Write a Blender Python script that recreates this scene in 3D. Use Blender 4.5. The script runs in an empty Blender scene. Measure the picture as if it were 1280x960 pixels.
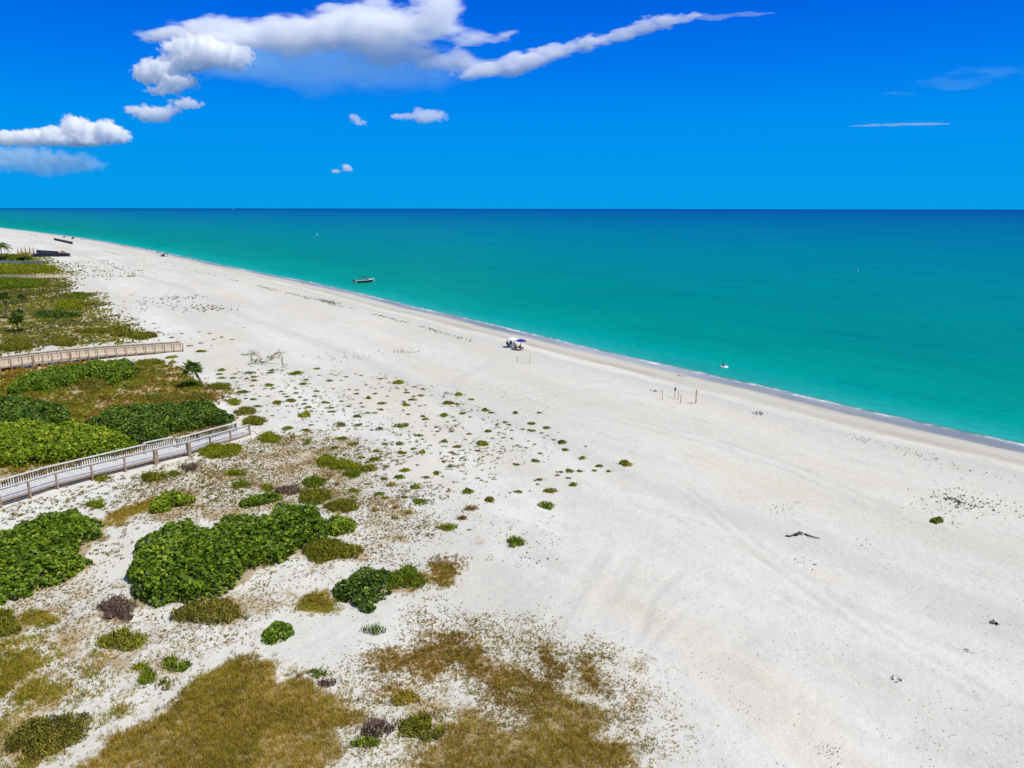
import bpy, bmesh, math, random
import numpy as np
from mathutils import Vector, Matrix

random.seed(7)
rng = np.random.default_rng(7)
scn = bpy.context.scene
COL = scn.collection
PI = math.pi

# ------------------------------------------------------------------ camera
CAM_H = 26.0
FPX = 889.0
PITCH = math.atan((480 - 260.7) / FPX)
ROLL = math.atan(2.1 / 1280)
cam_d = bpy.data.cameras.new('camera')
cam_d.sensor_fit = 'HORIZONTAL'
cam_d.sensor_width = 36.0
cam_d.lens = 36.0 * FPX / 1280
cam_d.clip_start = 0.5
cam_d.clip_end = 300000
cam = bpy.data.objects.new('camera', cam_d)
COL.objects.link(cam)
fwd = Vector((0, math.cos(PITCH), -math.sin(PITCH)))
right0 = Vector((1, 0, 0))
up0 = right0.cross(fwd)
rgt = right0 * math.cos(ROLL) + up0 * math.sin(ROLL)
upv = up0 * math.cos(ROLL) - right0 * math.sin(ROLL)
M = Matrix(((rgt.x, upv.x, -fwd.x), (rgt.y, upv.y, -fwd.y), (rgt.z, upv.z, -fwd.z)))
cam.matrix_world = Matrix.Translation((0, 0, CAM_H)) @ M.to_4x4()
scn.camera = cam
A_F, A_R, A_U = np.array(fwd), np.array(rgt), np.array(upv)


def ray(px, py):
    px = np.asarray(px, float); py = np.asarray(py, float)
    v = A_F + ((px - 640) / FPX)[..., None] * A_R + ((480 - py) / FPX)[..., None] * A_U
    return v


# ------------------------------------------------------------------ noise
def _hash(ix, iy, iz):
    h = (ix.astype(np.int64) * 374761393 + iy.astype(np.int64) * 668265263 + iz.astype(np.int64) * 2147483647 + 1013904223) & 0xFFFFFFFF
    h = ((h ^ (h >> 13)) * 1274126177) & 0xFFFFFFFF
    h = h ^ (h >> 16)
    return (h & 0xFFFFFF) / float(0xFFFFFF)


def noise3(x, y, z):
    x, y, z = np.broadcast_arrays(np.asarray(x, float), np.asarray(y, float), np.asarray(z, float))
    x0, y0, z0 = np.floor(x), np.floor(y), np.floor(z)
    fx, fy, fz = x - x0, y - y0, z - z0
    fx, fy, fz = [f * f * f * (f * (f * 6 - 15) + 10) for f in (fx, fy, fz)]
    r = 0
    for a in (0, 1):
        for b in (0, 1):
            for c in (0, 1):
                w = (fx if a else 1 - fx) * (fy if b else 1 - fy) * (fz if c else 1 - fz)
                r = r + w * _hash(x0 + a, y0 + b, z0 + c)
    return r


def fbm(x, y, z=0.0, octv=4, gain=0.5):
    x = np.asarray(x, float); y = np.asarray(y, float); z = np.asarray(z, float)
    s, a, t = 0, 1.0, 0
    for i in range(octv):
        s = s + a * noise3(x + 17.3 * i, y - 9.1 * i, z + 5.7 * i)
        t += a
        a *= gain
        x, y, z = x * 2.03, y * 2.03, z * 2.03
    return s / t


# ------------------------------------------------------------------ shoreline frame
U = np.array((-0.61, 0.7924)); U /= np.linalg.norm(U)
N = np.array((-U[1], U[0]))                      # inland
shore_px = np.array([(0, 284.5), (50, 290.5), (100, 297), (160, 307), (200, 315), (250, 326), (300, 336.5), (364, 348.5), (457, 369),
                     (532, 387.5), (585, 399), (645, 415), (712, 431), (776, 445.5), (827, 457), (884, 470.5), (939, 482), (1060, 511), (1188, 541), (1280, 560)])
_r = ray(shore_px[:, 0], shore_px[:, 1])
_k = -CAM_H / _r[:, 2]
shore_xy = _r[:, :2] * _k[:, None]
_s = shore_xy @ U; _n = shore_xy @ N
o_ = np.argsort(_s); _s = _s[o_]; _n = _n[o_]
# extend both ends
s_lo = _s[0] - 20000; n_lo = _n[0] + (_n[1] - _n[0]) / (_s[1] - _s[0]) * -200
_S = np.concatenate([[s_lo, _s[0] - 200], _s, [_s[-1] + 3000, _s[-1] + 40000]])
sl = (_n[-1] - _n[-4]) / (_s[-1] - _s[-4])
_N = np.concatenate([[n_lo, n_lo], _n, [_n[-1] + sl * 3000, _n[-1] + sl * 30000]])
# smooth table
tab_s = np.concatenate([np.linspace(-400, 300, 281), np.geomspace(301, 2400, 160)])
tab_n = np.interp(tab_s, _S, _N)
for _ in range(30):
    tab_n[1:-1] = 0.25 * tab_n[:-2] + 0.5 * tab_n[1:-1] + 0.25 * tab_n[2:]


def shore_n(s):
    s = np.asarray(s, float)
    inside = np.interp(s, tab_s, tab_n)
    far = np.interp(s, _S, _N)
    return np.where((s > tab_s[0]) & (s < tab_s[-1]), inside, far)


def sd(x, y):
    x = np.asarray(x, float); y = np.asarray(y, float)
    s = x * U[0] + y * U[1]
    n = x * N[0] + y * N[1]
    return s, n - shore_n(s)


def xy_of(s, d):
    n = d + shore_n(s)
    return s * U[0] + n * N[0], s * U[1] + n * N[1]


def cusp(s):
    return 0.9 * (fbm(s / 14.0, 0.3, 2.0, 2) - 0.5) + 1.6 * (fbm(s / 60.0, 1.3, 4.0, 2) - 0.5)


def gz(x, y):
    s, d = sd(x, y)
    e = d + cusp(s)
    z = np.interp(e, [-200, -60, -6, 0, 2, 6, 8.5, 10.5, 13, 30, 45, 60, 200, 20000],
                  [-8, -3.5, -0.45, 0, 0.16, 0.55, 0.74, 0.72, 0.66, 0.80, 0.95, 1.15, 1.6, 2.0])
    dune = np.clip((d - 36) / 25, 0, 1)
    z = z + dune * (0.9 * (fbm(x / 11.0, y / 11.0, 0.5, 3) - 0.5) + 0.16 * (fbm(x / 1.7, y / 1.7, 3.5, 2) - 0.5))
    flat = np.clip((d - 9) / 6, 0, 1)
    z = z + flat * (0.22 * (fbm(s / 16.0, d / 5.0, 7.5, 3) - 0.5) + 0.035 * (fbm(x / 0.8, y / 0.8, 8.5, 2) - 0.5))
    return z


def at(px, py, h=0.0):
    """ground point (plus height h) seen at a photo pixel; arrays welcome"""
    v = ray(px, py)
    z = np.full(v.shape[:-1], 0.9)
    for _ in range(7):
        k = (z - CAM_H) / v[..., 2]
        x = v[..., 0] * k; y = v[..., 1] * k
        z = gz(x, y) + h
    return np.stack([x, y, z], -1)


def at_sea(px, py, h=0.0):
    v = ray(px, py)
    k = (h - CAM_H) / v[..., 2]
    return np.stack([v[..., 0] * k, v[..., 1] * k, np.full(v.shape[:-1], h)], -1)


def mpp(p):
    """metres per photo pixel at a point"""
    return float(np.dot(np.array(p) - np.array((0, 0, CAM_H)), A_F)) / FPX


# ------------------------------------------------------------------ object helpers
def tag(o, label=None, cat=None, group=None, kind=None):
    if label: o['label'] = label
    if cat: o['category'] = cat
    if group: o['group'] = group
    if kind: o['kind'] = kind
    return o


def link(name, me, parent=None):
    o = bpy.data.objects.new(name, me)
    COL.objects.link(o)
    if parent is not None: o.parent = parent
    return o


def empty(name, loc=(0, 0, 0), rz=0.0):
    o = bpy.data.objects.new(name, None)
    o.empty_display_size = 0.2
    o.location = loc
    o.rotation_euler = (0, 0, rz)
    COL.objects.link(o)
    return o


def np_mesh(name, V, F, mats, attrs=None, mat_idx=None, smooth=False):
    """V (n,3); F list of arrays with shape (m,k)"""
    V = np.ascontiguousarray(V, np.float32)
    me = bpy.data.meshes.new(name)
    if not isinstance(F, (list, tuple)): F = [F]
    F = [np.asarray(f, np.int32) for f in F if len(f)]
    loops = np.concatenate([f.ravel() for f in F])
    counts = np.concatenate([np.full(len(f), f.shape[1], np.int32) for f in F])
    starts = np.concatenate([[0], np.cumsum(counts)[:-1]]).astype(np.int32)
    me.vertices.add(len(V)); me.vertices.foreach_set('co', V.ravel())
    me.loops.add(len(loops)); me.loops.foreach_set('vertex_index', loops)
    me.polygons.add(len(counts)); me.polygons.foreach_set('loop_start', starts)
    try: me.polygons.foreach_set('loop_total', counts)
    except Exception: pass
    if mat_idx is not None: me.polygons.foreach_set('material_index', np.asarray(mat_idx, np.int32))
    me.update(calc_edges=True)
    if smooth: me.polygons.foreach_set('use_smooth', np.ones(len(counts), bool))
    for k, a in (attrs or {}).items():
        at_ = me.attributes.new(k, 'FLOAT', 'POINT')
        at_.data.foreach_set('value', np.ascontiguousarray(a, np.float32))
    for m in (mats if isinstance(mats, (list, tuple)) else [mats]): me.materials.append(m)
    return me


class MB:
    """collects boxes, tubes and lofts into one mesh"""
    def __init__(s): s.v = []; s.f = []; s.mi = []
    def add(s, verts, faces, mi=0):
        o = len(s.v)
        s.v += [tuple(map(float, p)) for p in verts]
        s.f += [tuple(i + o for i in f) for f in faces]
        s.mi += [mi] * len(faces)
        return s
    def box(s, c, dx, dy, dz, rz=0.0, mi=0, ax=None):
        c = Vector(c)
        X, Y, Z = ax if ax else (Vector((math.cos(rz), math.sin(rz), 0)), Vector((-math.sin(rz), math.cos(rz), 0)), Vector((0, 0, 1)))
        P = [c + X * (a * dx / 2) + Y * (b * dy / 2) + Z * (g * dz / 2) for a, b, g in
             [(-1, -1, -1), (1, -1, -1), (1, 1, -1), (-1, 1, -1), (-1, -1, 1), (1, -1, 1), (1, 1, 1), (-1, 1, 1)]]
        return s.add(P, [(3, 2, 1, 0), (4, 5, 6, 7), (0, 1, 5, 4), (1, 2, 6, 5), (2, 3, 7, 6), (3, 0, 4, 7)], mi)
    def beam(s, a, b, w, h, mi=0):
        a, b = Vector(a), Vector(b)
        d = (b - a); L = d.length
        if L < 1e-6: return s
        X = d / L
        Y = Vector((0, 0, 1)).cross(X)
        if Y.length < 1e-4: Y = Vector((0, 1, 0))
        Y.normalize(); Z = X.cross(Y)
        return s.box((a + b) / 2, L, w, h, mi=mi, ax=(X, Y, Z))
    def tube(s, pts, rad, n=8, mi=0):
        pts = [Vector(p) for p in pts]
        if not isinstance(rad, (list, tuple)): rad = [rad] * len(pts)
        rings = []
        for i, p in enumerate(pts):
            d = (pts[min(i + 1, len(pts) - 1)] - pts[max(i - 1, 0)]).normalized()
            a = d.cross(Vector((0, 0, 1)))
            if a.length < 1e-3: a = d.cross(Vector((1, 0, 0)))
            a.normalize(); b = d.cross(a)
            rings.append([p + (a * math.cos(2 * PI * k / n) + b * math.sin(2 * PI * k / n)) * rad[i] for k in range(n)])
        V = [q for r in rings for q in r]
        F = [(i * n + k, i * n + (k + 1) % n, (i + 1) * n + (k + 1) % n, (i + 1) * n + k) for i in range(len(pts) - 1) for k in range(n)]
        F += [tuple(range(n))[::-1], tuple((len(pts) - 1) * n + k for k in range(n))]
        return s.add(V, F, mi)
    def build(s, name, mat, parent=None, smooth=False, loc=None):
        me = bpy.data.meshes.new(name)
        me.from_pydata(s.v, [], s.f)
        for m in (mat if isinstance(mat, (list, tuple)) else [mat]): me.materials.append(m)
        if any(s.mi): me.polygons.foreach_set('material_index', s.mi)
        if smooth: me.polygons.foreach_set('use_smooth', [True] * len(s.f))
        me.update()
        o = link(name, me, parent)
        if loc is not None: o.location = loc
        return o


def copy_tree(o, parent=None):
    c = o.copy(); COL.objects.link(c)
    if parent is not None: c.parent = parent
    for ch in list(o.children): copy_tree(ch, c)
    return c


# ------------------------------------------------------------------ materials
def new_mat(name):
    m = bpy.data.materials.new(name); m.use_nodes = True
    nt = m.node_tree
    b = nt.nodes['Principled BSDF']
    return m, nt, b


def node(nt, t, **kw):
    n = nt.nodes.new(t)
    for k, v in kw.items():
        if k.startswith('i_'): n.inputs[k[2:].replace('_', ' ')].default_value = v
        else: setattr(n, k, v)
    return n


def math_n(nt, op, a, b=None, clamp=False):
    n = nt.nodes.new('ShaderNodeMath'); n.operation = op; n.use_clamp = clamp
    for i, v in enumerate((a, b)):
        if v is None: continue
        if isinstance(v, (int, float)): n.inputs[i].default_value = v
        else: nt.links.new(v, n.inputs[i])
    return n.outputs[0]


def ramp(nt, fac, stops, interp='LINEAR'):
    n = nt.nodes.new('ShaderNodeValToRGB')
    cr = n.color_ramp; cr.interpolation = interp
    while len(cr.elements) < len(stops): cr.elements.new(0.5)
    for e, (p, c) in zip(cr.elements, stops):
        e.position = p
        e.color = (*c, 1) if len(c) == 3 else c
    nt.links.new(fac, n.inputs[0])
    return n.outputs[0]


def mixc(nt, fac, a, b, mode='MIX'):
    n = nt.nodes.new('ShaderNodeMix'); n.data_type = 'RGBA'; n.blend_type = mode
    for sock, v in ((n.inputs[0], fac), (n.inputs[6], a), (n.inputs[7], b)):
        if isinstance(v, (int, float)): sock.default_value = v
        elif isinstance(v, tuple): sock.default_value = (*v, 1)
        else: nt.links.new(v, sock)
    return n.outputs[2]


def noise_n(nt, vec, scale, detail=3, rough=0.55):
    n = nt.nodes.new('ShaderNodeTexNoise')
    n.inputs['Scale'].default_value = scale; n.inputs['Detail'].default_value = detail; n.inputs['Roughness'].default_value = rough
    if vec is not None: nt.links.new(vec, n.inputs['Vector'])
    return n.outputs['Fac']


def maprange(nt, v, a, b, c=0.0, d=1.0, smooth=False):
    n = nt.nodes.new('ShaderNodeMapRange')
    n.interpolation_type = 'SMOOTHSTEP' if smooth else 'LINEAR'
    nt.links.new(v, n.inputs[0])
    for i, x in enumerate((a, b, c, d)): n.inputs[i + 1].default_value = x
    return n.outputs[0]


def geo_pos(nt):
    return nt.nodes.new('ShaderNodeNewGeometry').outputs['Position']


def attr(nt, name):
    n = nt.nodes.new('ShaderNodeAttribute'); n.attribute_name = name
    return n.outputs['Fac']


def vary_mat(name, c1, c2, scale=3.0, rough=0.7, bump=0.0, stretch=(1, 1, 1), spec=0.3):
    m, nt, b = new_mat(name)
    mp = node(nt, 'ShaderNodeMapping'); mp.inputs['Scale'].default_value = stretch
    nt.links.new(geo_pos(nt), mp.inputs['Vector'])
    f = noise_n(nt, mp.outputs[0], scale, 4)
    c = ramp(nt, f, [(0.3, c1), (0.7, c2)])
    nt.links.new(c, b.inputs['Base Color'])
    b.inputs['Roughness'].default_value = rough
    b.inputs['Specular IOR Level'].default_value = spec
    if bump:
        bn = node(nt, 'ShaderNodeBump'); bn.inputs['Strength'].default_value = bump; bn.inputs['Distance'].default_value = 0.02
        nt.links.new(f, bn.inputs['Height']); nt.links.new(bn.outputs[0], b.inputs['Normal'])
    return m


def leaf_mat(name, stops, rough=0.5, trans=0.25, spec=0.35):
    m, nt, b = new_mat(name)
    c = ramp(nt, attr(nt, 'tint'), stops)
    nt.links.new(c, b.inputs['Base Color'])
    b.inputs['Roughness'].default_value = rough
    b.inputs['Specular IOR Level'].default_value = spec
    tr = node(nt, 'ShaderNodeBsdfTranslucent')
    nt.links.new(c, tr.inputs['Color'])
    mx = node(nt, 'ShaderNodeMixShader'); mx.inputs[0].default_value = trans
    nt.links.new(b.outputs[0], mx.inputs[1]); nt.links.new(tr.outputs[0], mx.inputs[2])
    nt.links.new(mx.outputs[0], nt.nodes['Material Output'].inputs[0])
    return m


L = {
    'grape': leaf_mat('sea_grape_leaf', [(0, (0.038, 0.067, 0.004)), (.4, (0.101, 0.185, 0.008)), (.75, (0.216, 0.325, 0.014)), (1, (0.405, 0.470, 0.035))], rough=.5, spec=.3, trans=.3),
    'grape_bright': leaf_mat('bright_sea_grape_leaf', [(0, (0.075, 0.122, 0.006)), (.4, (0.188, 0.281, 0.010)), (.75, (0.330, 0.427, 0.018)), (1, (0.540, 0.561, 0.040))], rough=.5, spec=.3, trans=.3),
    'grape_dark': leaf_mat('dark_sea_grape_leaf', [(0, (0.023, 0.050, 0.006)), (.45, (0.065, 0.132, 0.010)), (.8, (0.152, 0.258, 0.018)), (1, (0.290, 0.384, 0.040))], rough=.5, spec=.3, trans=.28),
    'olive': leaf_mat('olive_herb_leaf', [(0, (.060, .066, .008)), (.45, (.210, .215, .016)), (.8, (.34, .33, .03)), (1, (.46, .44, .06))], rough=.8, spec=.15, trans=.3),
    'lime': leaf_mat('yellow_green_herb_leaf', [(0, (0.121, 0.151, 0.008)), (.5, (0.264, 0.302, 0.012)), (1, (0.418, 0.432, 0.030))], rough=.75, spec=.15, trans=.3),
    'green': leaf_mat('green_herb_leaf', [(0, (0.069, 0.106, 0.006)), (.5, (0.175, 0.246, 0.012)), (1, (0.312, 0.381, 0.030))], rough=.7, spec=.15, trans=.3),
    'dusk': leaf_mat('grey_green_herb_leaf', [(0, (.06, .066, .028)), (.5, (.125, .142, .052)), (1, (.21, .225, .09))], rough=.9, trans=.2, spec=.1),
    'dead': leaf_mat('dead_brown_twig', [(0, (.080, .054, .040)), (.5, (.18, .127, .093)), (1, (.31, .23, .16))], rough=.9, trans=.1, spec=.1),
    'dryolive': leaf_mat('brownish_herb_leaf', [(0, (.070, .060, .012)), (.45, (.215, .195, .026)), (.8, (.34, .30, .05)), (1, (.44, .40, .08))], rough=.85, spec=.1),
    'gold': leaf_mat('golden_dry_grass', [(0, (.19, .165, .016)), (.3, (.36, .275, .026)), (.65, (.56, .41, .055)), (1, (.74, .57, .14))], rough=.9, spec=.1, trans=.42),
    'rust': leaf_mat('rusty_dry_grass', [(0, (.20, .115, .014)), (.5, (.37, .215, .026)), (1, (.55, .35, .06))], rough=.9, spec=.1, trans=.38),
    'orange': leaf_mat('orange_herb_leaf', [(0, (.14, .08, .01)), (.5, (.27, .16, .015)), (1, (.38, .27, .03))], rough=.7),
    'palm': leaf_mat('palm_frond_leaf', [(0, (.05, .085, .012)), (.5, (.12, .185, .025)), (1, (.22, .29, .05))], rough=.55, spec=.3),
    'palm_yellow': leaf_mat('yellowing_palm_leaf', [(0, (.10, .10, .015)), (.5, (.40, .26, .03)), (1, (.58, .40, .07))], rough=.55),
}
MT = {
    'twig': vary_mat('brown_twig_bark', (.07, .05, .035), (.16, .12, .09), 8, .9),
    'bark': vary_mat('palm_bark', (.16, .13, .10), (.30, .25, .19), 6, .9, .4),
    'drift': vary_mat('weathered_driftwood', (.22, .20, .09), (.36, .33, .17), 5, .85),
    'drift_dark': vary_mat('dark_driftwood', (.05, .045, .035), (.14, .125, .10), 5, .85),
    'grey_wood': vary_mat('silvered_rail_wood', (.52, .51, .49), (.68, .67, .64), 2.5, .75, .15),
    'deck_white': vary_mat('bleached_deck_boards', (.58, .57, .57), (.72, .71, .70), 2.2, .7, .15),
    'brown_wood': vary_mat('brown_post_wood', (.27, .19, .125), (.42, .31, .22), 3, .8, .2),
    'tan_wood': vary_mat('tan_deck_wood', (.52, .42, .29), (.66, .55, .40), 1.5, .8, .15),
    'tan_rail': vary_mat('pale_tan_rail_wood', (.50, .43, .30), (.64, .56, .41), 2, .8, .15),
    'stake': vary_mat('pine_stake_wood', (.48, .38, .20), (.62, .50, .30), 5, .8),
    'stake_red': vary_mat('reddish_stake_wood', (.46, .24, .14), (.58, .32, .20), 5, .8),
    'white': vary_mat('white_gelcoat', (.76, .77, .78), (.82, .82, .82), 2, .25, spec=.5),
    'black': vary_mat('black_gelcoat', (.006, .007, .01), (.012, .013, .018), 2, .25, spec=.5),
    'navy': vary_mat('navy_canvas', (.008, .010, .028), (.02, .024, .05), 4, .8),
    'blue': vary_mat('royal_blue_canvas', (.012, .012, .22), (.025, .022, .33), 4, .7),
    'slate': vary_mat('slate_blue_canvas', (.015, .02, .045), (.045, .055, .10), 4, .8),
    'pale_blue': vary_mat('pale_aqua_canvas', (.50, .70, .76), (.64, .80, .84), 4, .7),
    'white_cloth': vary_mat('white_canvas', (.70, .72, .74), (.80, .81, .82), 4, .8),
    'metal': vary_mat('brushed_metal_tube', (.45, .46, .48), (.60, .61, .62), 6, .35),
    'skin': vary_mat('sunlit_skin', (.42, .25, .17), (.52, .32, .23), 3, .6),
    'skin_tan': vary_mat('tanned_skin', (.28, .16, .10), (.36, .21, .14), 3, .6),
    'hair': vary_mat('dark_hair', (.015, .010, .008), (.04, .028, .02), 20, .6),
    'red': vary_mat('brick_red_cloth', (.22, .03, .02), (.32, .05, .035), 5, .8),
    'dark_cloth': vary_mat('charcoal_cloth', (.02, .022, .03), (.05, .052, .065), 5, .8),
    'white_vinyl': vary_mat('white_vinyl', (.74, .76, .78), (.82, .83, .84), 4, .35),
    'thatch': vary_mat('brown_thatch', (.16, .10, .06), (.30, .20, .12), 5, .95, .5, (1, 1, .3)),
    'net': vary_mat('bluish_grey_netting', (.30, .36, .40), (.42, .48, .52), 2, .8),
    'glass': vary_mat('tinted_windscreen', (.02, .03, .035), (.05, .06, .07), 2, .08, spec=.6),
    'buoy': vary_mat('white_buoy_plastic', (.70, .74, .76), (.80, .82, .84), 6, .5),
    'weed_': leaf_mat('dry_seaweed', [(0, (.05, .042, .03)), (.5, (.12, .105, .07)), (1, (.24, .21, .13))], rough=.9, trans=0.05),
}

# ------------------------------------------------------------------ pixel outlines -> plan polygons
def crop(ox, oy, k):
    return lambda pts: [(ox + x / k, oy + y / k) for x, y in pts]


C2 = crop(0, 420, 3.765)        # 0-340, 420-640
C3 = crop(0, 600, 2.667)        # 0-460, 600-960
C4 = crop(300, 640, 2.286)      # 300-860, 640-960
C6 = crop(230, 430, 3.84)       # 230-530, 430-680
CL = crop(0, 740, 4.3636)       # 0-240, 740-960
CM = crop(60, 580, 5.333)       # 60-300, 580-760


def plan_poly(pts, h=0.0):
    """outline drawn as it shows (far edge shows the top of the plant, near edge its foot) to plan-view outline"""
    p = np.array(pts, float)
    y0, y1 = p[:, 1].min(), p[:, 1].max()
    fr = (y1 - p[:, 1]) / max(y1 - y0, 1e-6)
    q = at(p[:, 0], p[:, 1], h * 0.85 * np.clip(fr * 1.3 - 0.15, 0, 1) * .62)
    return q[:, :2]


def inside(P, poly):
    x, y = P[:, 0], P[:, 1]
    r = np.zeros(len(P), bool)
    n = len(poly)
    for i in range(n):
        x0, y0 = poly[i]; x1, y1 = poly[(i + 1) % n]
        if y0 == y1: continue
        c = ((y0 > y) != (y1 > y)) & (x < (x1 - x0) * (y - y0) / (y1 - y0) + x0)
        r ^= c
    return r


def edge_dist(P, poly):
    d = np.full(len(P), 1e9)
    n = len(poly)
    for i in range(n):
        a = np.array(poly[i]); b = np.array(poly[(i + 1) % n])
        ab = b - a
        t = np.clip(((P - a) @ ab) / max(ab @ ab, 1e-9), 0, 1)
        d = np.minimum(d, np.hypot(*(P - a - t[:, None] * ab).T))
    return d


def ellipse(x0, y0, x1, y1, n=16, tilt=0.0):
    cx, cy, rx, ry = (x0 + x1) / 2, (y0 + y1) / 2, (x1 - x0) / 2, (y1 - y0) / 2
    return [(cx + rx * math.cos(2 * PI * k / n), cy + ry * math.sin(2 * PI * k / n) + tilt * rx * math.cos(2 * PI * k / n)) for k in range(n)]


# ------------------------------------------------------------------ leaf and blade geometry
def leaf_arrays(P, nrm, size, tint, aspect=0.8, fold=0.25, six=True, r=rng):
    """leaves at P (n,3) with unit normals, each a folded two-face leaf"""
    n = len(P)
    rnd = r.normal(size=(n, 3))
    a = rnd - (rnd * nrm).sum(1, keepdims=True) * nrm
    a /= np.linalg.norm(a, axis=1, keepdims=True) + 1e-9
    b = np.cross(nrm, a)
    s = size[:, None]
    if six:
        v = np.stack([P - a * s * .5, P - a * s * .22 + b * s * aspect * .5 + nrm * s * fold * .5, P + a * s * .28 + b * s * aspect * .45 + nrm * s * fold * .5,
                      P + a * s * .5, P + a * s * .28 - b * s * aspect * .45 + nrm * s * fold * .5, P - a * s * .22 - b * s * aspect * .5 + nrm * s * fold * .5], 1).reshape(-1, 3)
        base = np.arange(n)[:, None] * 6
        F = np.concatenate([base + np.array([[0, 1, 2, 3]]), base + np.array([[0, 3, 4, 5]])])
        return v, F, np.repeat(tint, 6)
    v = np.stack([P - a * s * .5, P + b * s * aspect * .5 + nrm * s * fold * .4, P + a * s * .5, P - b * s * aspect * .5 + nrm * s * fold * .4], 1).reshape(-1, 3)
    base = np.arange(n)[:, None] * 4
    F = np.concatenate([base + np.array([[0, 1, 2]]), base + np.array([[0, 2, 3]])])
    return v, F, np.repeat(tint, 4)


def blade_arrays(P, height, width, tint, lean=0.45, r=rng):
    n = len(P)
    ang = r.uniform(0, 2 * PI, n)
    dirs = np.stack([np.cos(ang), np.sin(ang), np.zeros(n)], 1)
    ang2 = r.uniform(0, 2 * PI, n)
    side = np.stack([np.cos(ang2), np.sin(ang2), np.zeros(n)], 1)
    h = height[:, None]; w = width[:, None]
    ln = (r.uniform(0.2, 1.0, n) * lean)[:, None]
    mid = P + np.array([0, 0, 1]) * h * .6 + dirs * h * ln * .45
    tip = P + np.array([0, 0, 1]) * h * (1 - .35 * ln) + dirs * h * ln * 1.2
    v = np.stack([P - side * w * .5, P + side * w * .5, mid + side * w * .4, mid - side * w * .4, tip], 1).reshape(-1, 3)
    base = np.arange(n)[:, None] * 5
    return v, base + np.array([[0, 1, 2, 3]]), base + np.array([[3, 2, 4]]), np.repeat(tint, 5)


def unit(v):
    return v / (np.linalg.norm(v, axis=-1, keepdims=True) + 1e-9)


def sample_poly(poly, count, wob=0.0, wscale=1.0, r=rng):
    """random plan points inside a polygon with a ragged outline, and their distance to the edge"""
    lo, hi = poly.min(0) - wob, poly.max(0) + wob
    area = (hi - lo).prod()
    out = []
    got = 0
    for _ in range(30):
        P = r.uniform(lo, hi, (max(int(count * 1.6), 64), 2))
        sgn = np.where(inside(P, poly), 1.0, -1.0) * edge_dist(P, poly)
        if wob: sgn = sgn + wob * 2 * (fbm(P[:, 0] / wscale, P[:, 1] / wscale, 3.3, 3) - 0.5)
        k = sgn > 0
        out.append(np.column_stack([P[k], sgn[k]])); got += k.sum()
        if got >= count: break
    Q = np.concatenate(out)[:count]
    return Q[:, :2], Q[:, 2]


def poly_area(p):
    x, y = p[:, 0], p[:, 1]
    return abs(np.dot(x, np.roll(y, -1)) - np.dot(y, np.roll(x, -1))) / 2


SHRUB_POLYS = []


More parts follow.
